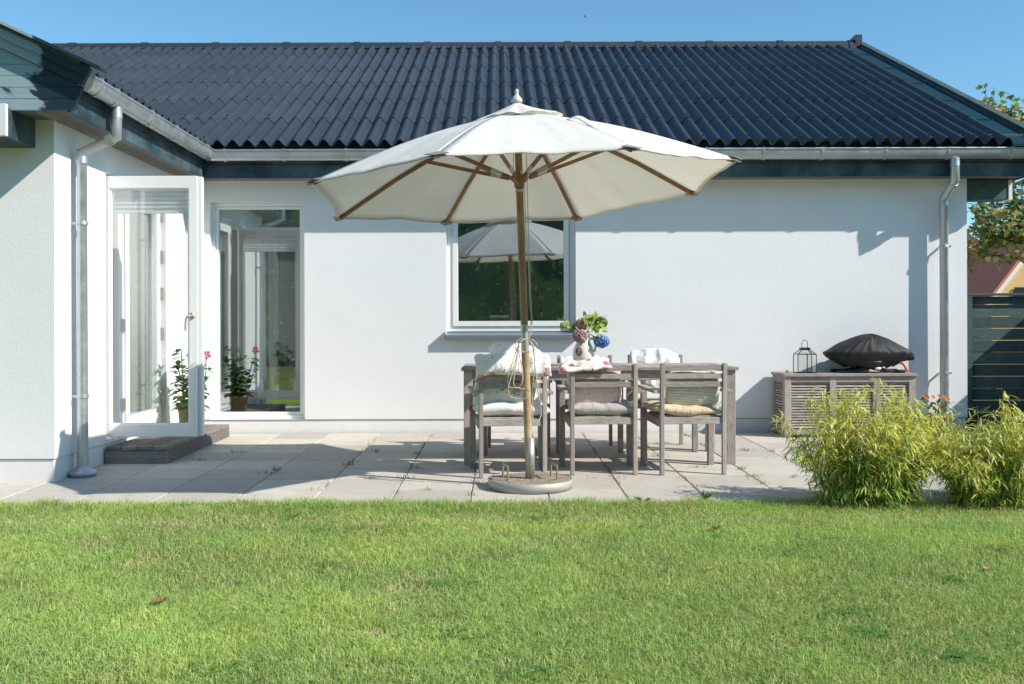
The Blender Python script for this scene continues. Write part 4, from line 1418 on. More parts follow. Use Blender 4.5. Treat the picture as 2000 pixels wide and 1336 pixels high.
# ------------------------------------------------------------------ parasol
PB = Vector((PX(1034.5, 6.80), 6.80, gz(6.8)))
stand = thing('parasol_stand', 'round pebble concrete parasol stand with steel rim and two carrying handles', 'parasol stand', PB)
b = MB()
b.lathe([(0, .062), (.272, .062), (.285, .060)][::-1], PB, 56)
b.build('base_disc', 'aggregate', stand)
b = MB()
b.lathe([(.0, .002), (.290, .002), (.2915, .064), (.2875, .0645), (.286, .055)], PB, 64)
b.build('rim', 'band_steel', stand)
b = MB()
b.lathe([(.0, .055), (.0325, .055), (.0325, .345), (.0295, .345), (.0295, .10)], PB, 24)
sv_ = b.build('sleeve', 'steel', stand)
for sg in (-1, 1):
    b = MB(); q = PB + Vector((sg * .034, -.004, .205)); b.tube([PB + Vector((sg * .03, 0, .205)), q + Vector((sg * .012, 0, 0))], .006, 10)
    b.lathe([(0, -.004), (.011, -.004), (.011, .006), (0, .006)], q + Vector((sg * .014, 0, 0)), 14, Matrix.Rotation(R(90), 4, 'Y'))
    b.build('clamp_screw', 'rusty_steel', sv_)
for (xa_, ya_, xb_, yb_) in ((-.188, .05, -.155, -.105), (.148, .085, .182, -.06)):
    p0, p1 = PB + Vector((xa_, ya_, .055)), PB + Vector((xb_, yb_, .055)); H_ = Vector((0, 0, .105))
    b = MB(); b.tube([p0, p0 + H_], .0075, 10); b.tube([p1, p1 + H_], .0075, 10); b.tube([p0 + H_ - Vector((0, 0, .004)), p1 + H_ - Vector((0, 0, .004))], .0085, 10)
    b.build('carry_handle', 'rusty_steel', stand)

par = thing('parasol', 'large open off white garden parasol with brown wooden ribs and leaning pole', 'parasol', PB + Vector((0, 0, .06)))
def pole_at(z):                                   # leaning axis
    a = P(1034.5, 935, 6.80); c = P(1009, 200, 6.80)
    t = (z - a.z) / (c.z - a.z)
    return a.lerp(c, t)
zs_ = lambda py: P(1020, py, 6.8).z
b = MB(); b.tube([pole_at(.075), pole_at(zs_(690))], .0275, 20); b.build('lower_pole', 'pole_worn', par)
b = MB(); b.tube([pole_at(zs_(692)), pole_at(zs_(634))], .0265, 20); b.build('pole_sleeve', 'steel', par)
b = MB(); b.tube([pole_at(zs_(636)), pole_at(zs_(450)), pole_at(2.55)], [.0255, .0265, .0235], 20); b.build('upper_pole', 'pole_wood', par)
apex = pole_at(2.56)
tips_px = [((849, 303), 5.47), ((1240, 290), 5.47), ((1446, 312), 6.25), ((1361, 379), 7.35), ((1128, 429), 8.13), ((868, 437), 8.13), ((656, 428), 7.35), ((601, 357), 6.25)]
tips = [P(p[0][0], p[0][1], p[1]) for p in tips_px]
ctop = pole_at(2.535)
def rib_pt(k, t):                                 # on the cloth, along rib k
    p = ctop.lerp(tips[k % 8], t)
    return p + Vector((0, 0, .068 * math.sin(math.pi * t ** .8)))
b = MB(); NT_, NA = 18, 16
rg = random.Random(5)
for k in range(8):
    vs, fs, uvs = [], [], []
    for i in range(NT_ + 1):
        t = .035 + .965 * i / NT_
        A, B = rib_pt(k, t), rib_pt(k + 1, t)
        for j in range(NA + 1):
            s_ = j / NA
            p = A.lerp(B, s_)
            sag = 4 * s_ * (1 - s_)
            p.z -= .016 * sag * t
            if t > .5: p += (ctop - p).normalized() * .045 * sag * ((t - .5) / .5) ** 2
            wq = Vector((p.x * 4.5, p.y * 4.5, k * 3.3))
            p.z += .013 * mnoise.noise(wq) * sag * (.35 + .65 * t) + .0022 * math.sin(s_ * 26 + k * 2.1 + t * 3) * sag * max(0, t - .55) + .007 * mnoise.noise(Vector((s_ * 9, t * 2.2 + k * 5, 1))) * sag
            vs.append(p); uvs.append((s_ + k, t))
    n = NA + 1
    for i in range(NT_):
        for j in range(NA): fs.append((i * n + j, (i + 1) * n + j, (i + 1) * n + j + 1, i * n + j + 1))
    b.quads(vs, fs, uvs, True)
    # hem: a narrow doubled band hanging from the edge
    hv, hf = [], []
    for j in range(NA + 1):
        p = Vector(vs[NT_ * n + j]); d = (ctop - p).normalized()
        hv += [p, p + d * .03 - Vector((0, 0, .010))]
    for j in range(NA): hf.append((2 * j, 2 * j + 1, 2 * j + 3, 2 * j + 2))
    b.quads(hv, hf, None, True)
canopy = b.build('canopy', 'canvas', par, solid=.0012)
# vent cap
b = MB(); NC = 64
vs, fs = [], []
capz = pole_at(2.63)
for i in range(9):
    t = i / 8
    for j in range(NC):
        a = 2 * math.pi * j / NC
        kk = ((a - math.atan2(tips[0].y - ctop.y, tips[0].x - ctop.x)) % (2 * math.pi)) / (math.pi / 4)
        fr = kk % 1.0
        octo = math.cos(math.pi / 8) / math.cos((fr - .5) * math.pi / 4)
        rad = (.012 + .325 * t) * octo
        wave = .016 * t * t * mnoise.noise(Vector((math.cos(a) * 3.5, math.sin(a) * 3.5, 2.0))) + .016 * t ** 3 * math.sin(a * 11 + 1.0) * (.4 + .6 * mnoise.noise(Vector((math.cos(a) * 2, math.sin(a) * 2, 9))))
        z = -.135 * t ** .85 + wave + .010 * t * (1 - 4 * (fr - .5) ** 2) - .012 * t * (1 - abs(fr - .5) * 2)
        vs.append(capz + Vector((math.cos(a) * rad, math.sin(a) * rad, z)) + (tips[2] - tips[7]) * 0 + Vector((0, 0, .05 * math.cos(a) * t * .6)))
for i in range(8):
    for j in range(NC): fs.append((i * NC + j, (i + 1) * NC + j, (i + 1) * NC + (j + 1) % NC, i * NC + (j + 1) % NC))
b.quads(vs, fs, None, True)
b.build('vent_cap', 'canvas', par, solid=.0015)
b = MB()
b.lathe([(.0, 0), (.040, .0), (.041, .02), (.036, .035), (.018, .05), (.011, .065), (.016, .08), (.015, .092), (.0, .103)], pole_at(2.625), 20)
b.build('finial', 'finial', par, sub=1)
# ribs, struts and hub
zh = zs_(352)
hub = pole_at(zh)
b = MB()
b.lathe([(.026, -.055), (.034, -.05), (.036, -.02), (.060, .0), (.064, .022), (.050, .034), (.028, .04)], hub, 16)
hb = b.build('hub', 'rib_wood', par)
b = MB(); q = pole_at(zh - .075); b.tube([q + Vector((0, 0, -.008)), q + Vector((0, 0, .008))], .031, 16); b.build('clip_ring', 'steel', hb)
b = MB(); q = hub + Vector((.010, -.045, .045)); b.lathe([(0, -.008), (.011, -.008), (.011, .008), (0, .008)], q, 14, Matrix.Rotation(R(90), 4, 'X')); b.bar(q + Vector((0, 0, -.03)), q + Vector((0, 0, .016)), .008, .008); b.build('pulley', 'steel', hb)
for k in range(8):
    b = MB()
    pts = [rib_pt(k, t) - Vector((0, 0, .017)) for t in (.06, .35, .65, .975)]
    for i in range(3): b.bar(pts[i], pts[i + 1], .020, .027)
    rb = b.build('rib', 'rib_wood', par, bevel=0.002)
    d = (tips[k] - hub); d.z = 0; d.normalize()
    s0 = hub + d * .058 + Vector((0, 0, .012)); s1 = rib_pt(k, .47) - Vector((0, 0, .034))
    b = MB(); b.bar(s0.lerp(s1, .03), s1, .018, .026)
    st = b.build('strut', 'rib_wood', rb, bevel=0.002)
    b = MB(); b.bar(s0.lerp(s1, .12), s0.lerp(s1, .24), .0195, .0275); b.build('strut_fitting', 'steel', rb)
    # corner pocket
    b = MB()
    T = tips[k]; u_ = (ctop - T).normalized(); s_ = u_.cross(Vector((0, 0, 1))).normalized(); nrm = s_.cross(u_)
    front = k in (0, 1)
    for (zo, sc) in ((.004, 1.0), (-.012, .75)):
        b.face([T - u_ * .012 + nrm * zo, T - s_ * .075 * sc + u_ * .030 + nrm * zo, T + u_ * .085 * sc + nrm * (zo + .004), T + s_ * .075 * sc + u_ * .030 + nrm * zo])
    b.build('corner_pocket', 'pocket_grey' if front or k == 7 else 'pocket', canopy, solid=.004)
# tie strap lying on the cloth
b = MB(); vs, fs = [], []
sp = [rib_pt(1, .50) + Vector((-.02, .05, .012)), rib_pt(1, .56) + Vector((.01, .06, .045)), rib_pt(1, .66) + Vector((.02, .07, .03)), rib_pt(1, .78) + Vector((.03, .08, .014)), rib_pt(1, .90) + Vector((.05, .08, .012))]
pts = smooth_path(sp, 5)
for i, p in enumerate(pts):
    w_ = Vector((.018, .026, .012))
    vs += [p - w_, p + w_]
for i in range(len(pts) - 1): fs.append((2 * i, 2 * i + 2, 2 * i + 3, 2 * i + 1))
b.quads(vs, fs); b.build('tie_strap', 'canvas', par, solid=.003)
# cords: up the pole and the tied-up bundle
b = MB()
def rp(px_, py_, dy=-.035): return P(px_, py_, 6.77 + dy)
for path in ([(1003, 300), (1004, 345), (1012, 360)], [(1028, 300), (1030, 380), (1033, 480), (1036, 560), (1038, 612), (1036, 640), (1033, 662)], [(1024, 360), (1027, 440), (1032, 520), (1035, 590), (1039, 625), (1037, 652), (1030, 664)]):
    b.tube(smooth_path([rp(*q) for q in path], 6), .0032, 6)
loops = [[(1030, 664), (1016, 662), (1007, 672), (1010, 682), (1028, 688), (1046, 682), (1048, 672), (1040, 664), (1026, 664), (1014, 672), (1000, 712), (991, 744), (996, 756), (1012, 757), (1020, 745), (1020, 720), (1014, 692), (1012, 676), (1018, 666), (1030, 662)],
         [(1012, 672), (1010, 700), (1004, 735), (1004, 754), (1014, 758), (1030, 762), (1033, 770), (1024, 779), (1008, 779), (995, 772), (993, 756), (1000, 730), (1008, 700), (1014, 674)],
         [(1034, 666), (1042, 676), (1045, 712), (1050, 760), (1056, 795), (1056, 812), (1050, 824), (1042, 825), (1040, 800), (1040, 760), (1043, 730), (1045, 705), (1041, 680), (1036, 668)]]
for k, lp in enumerate(loops):
    pts = [rp(q[0], q[1], -.045 - .012 * k + .010 * math.sin(i * 1.7)) for i, q in enumerate(lp)]
    b.tube(smooth_path(pts, 5), .0036, 6)
b.build('cord', 'rope', par)

# ------------------------------------------------------------------ deck box, lantern, grill
BY0, BY1 = 9.53, 9.965
BX0, BX1, BZ1 = PX(1532.5, BY0), PX(1788, BY0), .615
box = thing('storage_box', 'low grey slatted wooden cushion box against the white wall', 'storage box', ((BX0 + BX1) / 2, (BY0 + BY1) / 2, 0))
b = MB()
for i in range(4):
    y0 = BY0 - .02 + (BY1 - BY0 + .03) * i / 4
    b.box(BX0 - .012, BX1 + .015, y0, y0 + (BY1 - BY0 + .03) / 4 - .003, BZ1 - .028, BZ1)
b.build('lid', 'teak', box, bevel=0.003)
b = MB()
pw = .062
xs_ = [BX0, BX0 + (BX1 - BX0) * .345, BX0 + (BX1 - BX0) * .68, BX1 - pw]
for x in xs_: b.box(x, x + pw, BY0, BY0 + .035, 0.0, BZ1 - .03)
for i in range(3):
    b.box(xs_[i] + pw, xs_[i + 1], BY0 + .002, BY0 + .032, BZ1 - .085, BZ1 - .031); b.box(xs_[i] + pw, xs_[i + 1], BY0 + .002, BY0 + .032, .02, .075)
for y in (BY0 + .036, BY1 - .05): b.box(BX0 + .001, BX0 + .035, y, y + .05, 0, BZ1 - .03)
b.box(BX0 + .003, BX0 + .033, BY0 + .086, BY1 - .05, BZ1 - .085, BZ1 - .031); b.box(BX0 + .003, BX0 + .033, BY0 + .086, BY1 - .05, .02, .075)
b.box(BX1 - .035, BX1 - .001, BY0 + .036, BY1, 0, BZ1 - .03)
b.build('frame', 'teak', box, bevel=0.002)
b = MB()
nsl = 17
for i in range(nsl):
    z = .088 + (BZ1 - .19) * i / (nsl - 1) + .006
    for k in range(3):
        xa_, xb_ = xs_[k] + pw + .001, xs_[k + 1] - .001
        M_ = Matrix.Translation(((xa_ + xb_) / 2, BY0 + .019, z)) @ Matrix.Rotation(R(-24), 4, 'X')
        b.obox(M_, xb_ - xa_, .008, .0175)
    M_ = Matrix.Translation((BX0 + .018, (BY0 + .036 + BY1) / 2, z)) @ Matrix.Rotation(R(24), 4, 'Y')
    b.obox(M_, .008, BY1 - BY0 - .14, .0175)
b.build('slats', 'teak', box)
b = MB(); b.box(BX0 + .036, BX1 - .036, BY0 + .038, BY1 - .01, .02, BZ1 - .032); b.build('liner', 'dark_metal', box)

YL = 9.66
lc = P(1572, 726.5, YL); lc.z = BZ1
lan = thing('lantern', 'small black framed glass lantern on the left of the cushion box', 'lantern', lc)
hw, hd, hz, tz, tw = .090, .075, .185, .225, .043
b = MB(); wire = .0035
cor = [(-hw, -hd), (hw, -hd), (hw, hd), (-hw, hd)]; top_ = [(-tw, -tw * .8), (tw, -tw * .8), (tw, tw * .8), (-tw, tw * .8)]
for i in range(4):
    j = (i + 1) % 4
    a_, c_ = Vector((*cor[i], 0)) + lc, Vector((*cor[j], 0)) + lc
    b.bar(a_ + Vector((0, 0, .004)), c_ + Vector((0, 0, .004)), wire * 2, wire * 2); b.bar(a_ + Vector((0, 0, hz)), c_ + Vector((0, 0, hz)), wire * 1.6, wire * 1.6)
    b.bar(a_, a_ + Vector((0, 0, hz)), wire * 1.8, wire * 1.8)
    b.bar(a_ + Vector((0, 0, hz)), Vector((*top_[i], tz)) + lc, wire * 1.8, wire * 1.8)
b.bar(lc + Vector((0, -hd, 0)), lc + Vector((0, -hd, hz)), wire * 2.6, wire * 1.6)
b.build('lantern_frame', 'dark_metal', lan)
b = MB()
for i in range(4):
    j = (i + 1) % 4
    q = [Vector((*cor[i], .006)) + lc, Vector((*cor[j], .006)) + lc, Vector((*cor[j], hz)) + lc, Vector((*cor[i], hz)) + lc]
    b.face(q); b.face([q[3], q[2], Vector((*top_[j], tz)) + lc, Vector((*top_[i], tz)) + lc])
b.build('pane', 'thin_glass', lan)
b = MB(); b.box(lc.x - tw - .002, lc.x + tw + .002, lc.y - tw * .85, lc.y + tw * .85, lc.z + tz, lc.z + tz + .026); b.build('lantern_cap', 'dark_metal', lan, bevel=.002)
b = MB(); q = lc + Vector((0, 0, tz + .024))
b.tube(smooth_path([q + Vector((-.024, 0, 0)), q + Vector((-.03, 0, .035)), q + Vector((-.018, 0, .066)), q + Vector((.004, 0, .074)), q + Vector((.022, 0, .06)), q + Vector((.028, 0, .03)), q + Vector((.024, 0, 0))], 5), .003, 8)
b.build('handle', 'dark_metal', lan)
b = MB()
q = P(1537.5, 723, 9.62); q.z = BZ1 + .016
for i in range(26):
    pass
b.tube([q + Vector((.014 * math.cos(a_) * (1 - a_ / 14), -.004 * a_ / 3, .014 * math.sin(a_) * (1 - a_ / 14))) for a_ in [k * .5 for k in range(24)]], [.009 * (1 - k / 27) for k in range(24)], 8)
tag(b.build('snail_shell', 'shell'), 'tiny brown snail shell at the left edge of the cushion box lid', 'shell')

gc = Vector((PX(1694, 9.74), 9.74, BZ1))
grill = thing('gas_grill', 'portable gas grill under a black cover standing on the cushion box', 'grill', gc)
b = MB()
prof = [(.06, .235, .15), (.085, .29, .17), (.12, .345, .195), (.16, .395, .205), (.195, .425, .212), (.212, .428, .213), (.235, .385, .200), (.262, .325, .185), (.290, .268, .165), (.318, .212, .14), (.345, .150, .105), (.366, .085, .065), (.378, .030, .025), (.380, .0, .0)]
vs, fs = [], []; NG = 110
for i, (z, hx, hy) in enumerate(prof):
    for j in range(NG):
        a = 2 * math.pi * j / NG
        ca, sa = math.cos(a), math.sin(a)
        e_ = 1.0 if z > .2 else .8
        x = hx * math.copysign(abs(ca) ** e_, ca); y = hy * math.copysign(abs(sa) ** .75, sa)
        q_ = Vector((x * 9, y * 9, z * 7))
        fold = .010 * mnoise.noise(q_) + .010 * (.6 - 2 * abs(mnoise.noise(Vector((ca * 4.6, sa * 4.6, z * 3.2))))) * (1 if z < .3 else .6) + .008 * (.5 - 2 * abs(mnoise.noise(Vector((ca * 11, sa * 11, z * 9)))))
        if z < .2: fold += .009 * math.sin(a * 9 + z * 20) * (.2 - z) / .14
        k = 1 + fold * 3.2 * min(1, hx / .2)
        droop = -.016 * (abs(ca) ** 4) if .15 < z < .25 else 0
        zz = z + fold * .9 + droop
        vs.append(gc + Vector((x * k + (.02 if z > .3 else 0), y * k, zz)))
for i in range(len(prof) - 1):
    for j in range(NG): fs.append((i * NG + j, i * NG + (j + 1) % NG, (i + 1) * NG + (j + 1) % NG, (i + 1) * NG + j))
b.quads(vs, fs, None, True)
b.build('grill_cover', 'cover_black', grill, sub=1, weld=False)
b = MB(); b.lathe([(0, .035), (.10, .035), (.15, .06), (.20, .10), (.2, .12), (0, .12)], gc, 24); b.build('grill_bowl', 'dark_metal', grill)
for sg in (-1, 1):
    for yy in (-.10, .10):
        b = MB(); b.tube(smooth_path([gc + Vector((sg * .33, yy, .017)), gc + Vector((sg * .18, yy, .02)), gc + Vector((sg * .04, yy * .9, .05)), gc + Vector((-sg * .10, yy * .8, .085)), gc + Vector((-sg * .22, yy * .7, .11))], 5), .017, 10)
        b.build('leg_tube', 'black_tube', grill)
b = MB(); b.tube([gc + Vector((.22, -.04, .115)), gc + Vector((.37, -.05, .150)), gc + Vector((.43, -.05, .156))], [.030, .033, .036], 16); b.build('gas_bottle', 'black_tube', grill)
b = MB(); b.tube(smooth_path([gc + Vector((.275, -.12, .10)), gc + Vector((.30, -.14, .085)), gc + Vector((.32, -.15, .045)), gc + Vector((.335, -.15, .012))], 6), .011, 10); b.build('gas_hose', 'orange_hose', grill)
b = MB(); b.lathe([(0, -.004), (.030, -.004), (.033, .0), (.028, .005), (0, .006)], (0, 0, 0), 20)
Mb = Matrix.Translation(gc + Vector((.045, -.155, .045))) @ Matrix.Rotation(R(80), 4, 'X')
b.v = [tuple(Mb @ Vector((p[0], p[1] * .5, p[2]))) for p in b.v]; b.build('badge', 'badge', grill)

# tin on the inner window sill
q = P(975, 626, 10.28)
tin = thing('storage_tin', 'small red tin with pale lid on the sill inside the centre window', 'tin', (q.x, 10.24, 1.128))
b = MB(); b.box(q.x - .095, q.x + .095, 10.19, 10.31, 1.129, 1.168); b.build('tin_body', 'tin_red', tin, bevel=.004)
b = MB(); b.box(q.x - .1, q.x + .1, 10.185, 10.315, 1.169, 1.199); b.build('tin_lid', 'tin_lid', tin, bevel=.004)
q = P(995, 600, 10.27)
b = MB(); b.lathe([(0, 0), (.05, 0), (.056, .02), (.056, .10), (.04, .13), (.038, .15), (.044, .155)], (q.x, 10.27, 1.129), 20)
tag(b.build('glass_jar', 'thin_glass'), 'clear glass jar on the sill inside the centre window', 'jar')


# ------------------------------------------------------------------ plants
def flower5(mb, c, d, r, col, rg):
    s_ = d.cross(Vector((0, 0, 1))); s_ = s_.normalized() if s_.length > .01 else Vector((1, 0, 0)); t_ = d.cross(s_)
    for p in range(5):
        an = p * 2 * math.pi / 5 + .3
        e1 = s_ * math.cos(an) + t_ * math.sin(an); e2 = -s_ * math.sin(an) + t_ * math.cos(an)
        cc = jitter(col, .15, rg)
        mb.face([c, c + e1 * r * .7 + e2 * r * .42 + d * r * .35, c + e1 * r * 1.1 + d * r * .3, c + e1 * r * .7 - e2 * r * .42 + d * r * .35], None, False); mb.col.append(cc)


rg = random.Random(33)
pc = Vector((-2.93, 9.24, .121))
hp_ = thing('potted_hollyhock', 'leafy potted plant with pink flowers on the step behind the open door', 'potted plant', pc)
b = MB(); b.lathe([(0, 0), (.078, 0), (.085, .02), (.098, .17), (.104, .178), (.104, .20), (.095, .20), (.088, .17), (0, .165)], pc, 28); b.build('pot', 'pot_brown', hp_)
b = MB(); leaves = MB(); fls = MB()
for k, (ox, oy, h_) in enumerate(((-.07, 0, .60), (.03, .02, .50), (.09, -.02, .46), (-.11, .03, .44), (-.03, -.03, .34))):
    p0 = pc + Vector((ox * .6, oy, .16)); p1 = pc + Vector((ox * 1.1 + (.06 if k == 2 else 0), oy * 1.4, .16 + h_))
    path = smooth_path([p0, p0.lerp(p1, .5) + Vector((rg.uniform(-.02, .02), 0, 0)), p1], 5)
    b.tube(path, .005, 6)
    for m_ in range(46):
        t_ = rg.uniform(.08, 1.0)
        q = p0.lerp(p1, t_); d = rdir(rg); d.z = abs(d.z) * .4 - .1
        leaf_poly(leaves, q + d * .03, d, Vector((0, 0, 1)), rg.uniform(.065, .11) * (1.15 - .4 * t_), rg.uniform(.06, .09) * (1.15 - .4 * t_), jitter(rg.choice([(.06, .15, .03), (.09, .20, .04), (.04, .10, .025)]), .2, rg), .15, .35, 3)
    if False:
        flower5(fls, p1 + Vector((.01, -.03, 0)), Vector((.2, -.9, .2)).normalized(), .055, (.62, .12, .30), rg)
flower5(fls, P(403, 694, 9.2), Vector((.2, -.95, .15)).normalized(), .045, (.66, .13, .32), rg)
b.tube(smooth_path([pc + Vector((.08, 0, .17)), P(401, 740, 9.2), P(402, 697, 9.21)], 5), .004, 6)
for k in range(8):
    leaf_poly(leaves, P(400 + rg.uniform(-3, 3), rg.uniform(710, 760), 9.2), rdir(rg), Vector((0, 0, 1)), .045, .035, (.08, .17, .035), .15, .3, 3)
b.build('stems', 'stem_green', hp_); leaves.build('foliage', 'leaf', hp_); fls.build('flowers', 'petal', hp_)

oc = Vector((PX(1822, 9.35), 9.35, gz(9.35)))
of = thing('orange_flower_pot', 'orange flowers in a pot behind the bamboo beside the downpipe', 'potted plant', oc)
b = MB(); b.lathe([(0, 0), (.09, 0), (.12, .2), (.13, .2), (.13, .24), (.115, .24), (0, .2)], oc, 24); b.build('pot', 'pot_brown', of)
leaves = MB(); fls = MB()
for k in range(90):
    d = rdir(rg); q = oc + Vector((rg.gauss(0, .09), rg.gauss(0, .07), rg.uniform(.2, .38)))
    leaf_poly(leaves, q, d, Vector((0, 0, 1)), .06, .03, jitter((.08, .15, .035), .25, rg), .15, .3, 3)
for (px_, py_) in ((1806, 774), (1811, 777), (1834, 774), (1845, 776), (1850, 780), (1832, 792), (1822, 776)):
    flower5(fls, P(px_, py_, 9.3), Vector((rg.uniform(-.3, .3), -.8, .5)).normalized(), .021, (.75, .24, .03), rg)
leaves.build('foliage', 'leaf', of); fls.build('flowers', 'petal', of)


def bamboo(name, label, cx, cy, hw_, hd_, hmax, ncane, seed, nleaf):
    rg = random.Random(seed)
    root = Vector((cx, cy, -.07))
    th = thing(name, label, 'bamboo', root, 'bamboo clumps at the lawn edge')
    st, lv = MB(), MB()
    for k in range(ncane):
        a = rg.uniform(0, 2 * math.pi); r_ = math.sqrt(rg.random())
        bx_, by_ = math.cos(a) * r_ * hw_ * .50, math.sin(a) * r_ * hd_ * .5
        h_ = hmax * (rg.uniform(.50, 1.0) * (1 - .34 * r_ ** 2))
        if rg.random() < .10: h_ *= 1.15
        out = Vector((math.cos(a) * r_ * hw_ * .56 + rg.uniform(-.08, .08), math.sin(a) * r_ * hd_ * .4 + rg.uniform(-.08, .08), 0))
        p0 = root + Vector((bx_, by_, 0)); p1 = p0 + out + Vector((0, 0, h_))
        mid = p0.lerp(p1, .5) - out * .22 + Vector((0, 0, h_ * .04))
        path = smooth_path([p0, mid, p1], 5)
        st.tube(path, [.0035 - .0022 * i / (len(path) - 1) for i in range(len(path))], 5, False)
        m_ = int(nleaf * rg.uniform(.7, 1.3))
        for q_ in range(m_):
            t_ = 1 - .88 * rg.random() ** 1.1
            i = min(len(path) - 2, int(t_ * (len(path) - 1))); f_ = t_ * (len(path) - 1) - i
            q = path[i].lerp(path[i + 1], f_)
            tw = rdir(rg); tw.z = abs(tw.z) * .6
            q = q + tw * rg.uniform(.0, .10) * (1.25 - t_ * .5)
            d = rdir(rg) + out.normalized() * .45 if out.length > .01 else rdir(rg)
            d.z = d.z * .5 - rg.uniform(-.1, .65)
            tone = rg.random()
            if t_ > .62 or rg.random() < .3: col = rg.choice([(.58, .60, .12), (.70, .66, .20), (.44, .52, .10), (.78, .72, .30)])
            else: col = rg.choice([(.24, .40, .07), (.34, .48, .09), (.42, .52, .11), (.16, .30, .06)])
            if rg.random() < .04: col = (.40, .30, .16)
            leaf_poly(lv, q, d, Vector((rg.uniform(-.5, .5), rg.uniform(-.5, .5), 1)), rg.uniform(.045, .100), rg.uniform(.0065, .0115), jitter(col, .22, rg), .25, rg.uniform(.1, .55), 3)
    st.build('canes', 'cane', th); lv.build('foliage', 'leaf', th)
    return th


bamboo('bamboo_clump', 'wider yellow green bamboo clump in front of the cushion box', PX(1690, 6.22), 6.22, .52, .36, .84, 140, 71, 64)
bamboo('bamboo_clump', 'bamboo clump at the right edge of the photo in front of the fence', PX(1942, 6.15), 6.2, .46, .34, .69, 105, 72, 64)

# dry litter below the bamboo, single dead leaves on the lawn
b = MB(); rg = random.Random(8)
for k in range(700):
    x = rg.uniform(2.0, 3.9); y = rg.gauss(6.02, .10)
    d = Vector((rg.uniform(-1, 1), rg.uniform(-1, 1), rg.uniform(-.1, .2)))
    leaf_poly(b, Vector((x, y, -.055 + rg.uniform(0, .03))), d, Vector((rg.uniform(-.3, .3), rg.uniform(-.3, .3), 1)), rg.uniform(.03, .07), rg.uniform(.006, .014), jitter(rg.choice([(.42, .32, .17), (.30, .20, .09), (.50, .42, .26)]), .2, rg), .2, .1, 2)
tag(b.build('leaf_litter', 'leaf'), 'dry pale leaf litter scattered under the bamboo', 'leaf litter', kind='stuff')


def dead_leaf(px_, py_, size, label, col):
    u_ = P(px_, py_, 1.0); t_ = (CH + .035) / (CH - u_.z); Y_ = t_
    q = P(px_, py_, Y_)
    mb = MB(); r2 = random.Random(int(px_))
    for k in range(5):
        a = k * 1.25 + r2.random()
        leaf_poly(mb, q, Vector((math.cos(a), math.sin(a), .25)), Vector((0, 0, 1)), size * r2.uniform(.6, 1), size * .5, jitter(col, .2, r2), .3, -.3, 3)
    tag(mb.build('fallen_leaf', 'leaf'), label, 'leaf', 'dead leaves on the lawn')


dead_leaf(1397, 1034, .055, 'reddish brown curled leaf on the lawn below the right chair', (.36, .14, .07))
dead_leaf(1930, 1113, .035, 'pale buff leaf on the lawn near the right edge', (.55, .36, .22))
dead_leaf(1387, 1113, .03, 'small tan leaf on the lawn, in the middle right', (.50, .36, .22))
dead_leaf(312, 1178, .04, 'brown crumpled leaf on the lawn at the lower left', (.30, .18, .09))


# clover patches in the turf
b = MB(); rg = random.Random(91)
for k in range(60):
    cx_, cy_ = rg.uniform(-3.2, 3.2), rg.uniform(2.9, 5.9); sp_ = rg.uniform(.03, .13)
    for q_ in range(rg.randint(14, 60)):
        q = Vector((cx_ + rg.gauss(0, sp_), cy_ + rg.gauss(0, sp_ * .8), rg.uniform(-.048, -.030)))
        a0 = rg.uniform(0, 6.28)
        for l_ in range(3):
            a = a0 + l_ * 2.09
            leaf_poly(b, q, Vector((math.cos(a), math.sin(a), rg.uniform(-.1, .3))), Vector((0, 0, 1)), rg.uniform(.010, .017), rg.uniform(.010, .014), jitter((.13, .30, .06), .3, rg), .15, .1, 2)
tag(b.build('clover', 'leaf'), 'small clover patches low in the lawn turf', 'clover', kind='stuff')


# broad weeds at the lawn edge
for (px_, py_, lab) in ((1375, 968, 'broad green dock leaf weed at the slab edge under the right chair'), (1255, 976, 'low broad leaf weed at the slab edge right of the parasol stand')):
    mb = MB(); q = P(px_, py_ + 8, 6.24); r2 = random.Random(px_)
    for k in range(7):
        a = r2.uniform(0, 6.28)
        leaf_poly(mb, q, Vector((math.cos(a) * .7, math.sin(a) * .5, .7)), Vector((math.cos(a + 1.5), math.sin(a + 1.5), .6)), r2.uniform(.05, .085), .022, jitter((.08, .18, .035), .2, r2), .2, .4, 4)
    tag(mb.build('dock_weed', 'leaf'), lab, 'weed', 'broad leaf weeds at the slab edge')


# ------------------------------------------------------------------ fence on the right
def fence(name, label, p0, p1, ztop, wood='fence_wood'):
    p0, p1 = Vector(p0), Vector(p1)
    d = p1 - p0; Ln = d.length; d.normalize(); nn = Vector((d.y, -d.x, 0))
    f = thing(name, label, 'fence', ((p0 + p1) / 2)[:2] + (0,), 'dark board fences right of the house')
    npost = max(2, int(round(Ln / 1.8)) + 1)
    for i in range(npost):
        q = p0 + d * (Ln * i / (npost - 1))
        mb = MB(); mb.bar(q + nn * .03 + Vector((0, 0, -.1)), q + nn * .03 + Vector((0, 0, ztop - .03)), .105, .095, d)
        mb.build('post', wood, f, bevel=.004)
    z = ztop - .032; k = 0
    mb = MB()
    while z > .05:
        h_ = .085 if k == 0 else .127
        c = (p0 + p1) / 2; c.z = z - h_ / 2
        mb.bar(Vector((p0.x, p0.y, c.z)) - nn * .012, Vector((p1.x, p1.y, c.z)) - nn * .012, .022, h_ - .003)
        z -= h_ + .0025; k += 1
    mb.build('boards', wood, f, bevel=.002)
    mb = MB(); mb.bar(Vector((p0.x, p0.y, ztop - .012)) - d * .02, Vector((p1.x, p1.y, ztop - .012)) + d * .02, .15, .024); mb.build('cap_rail', wood, f, bevel=.003)


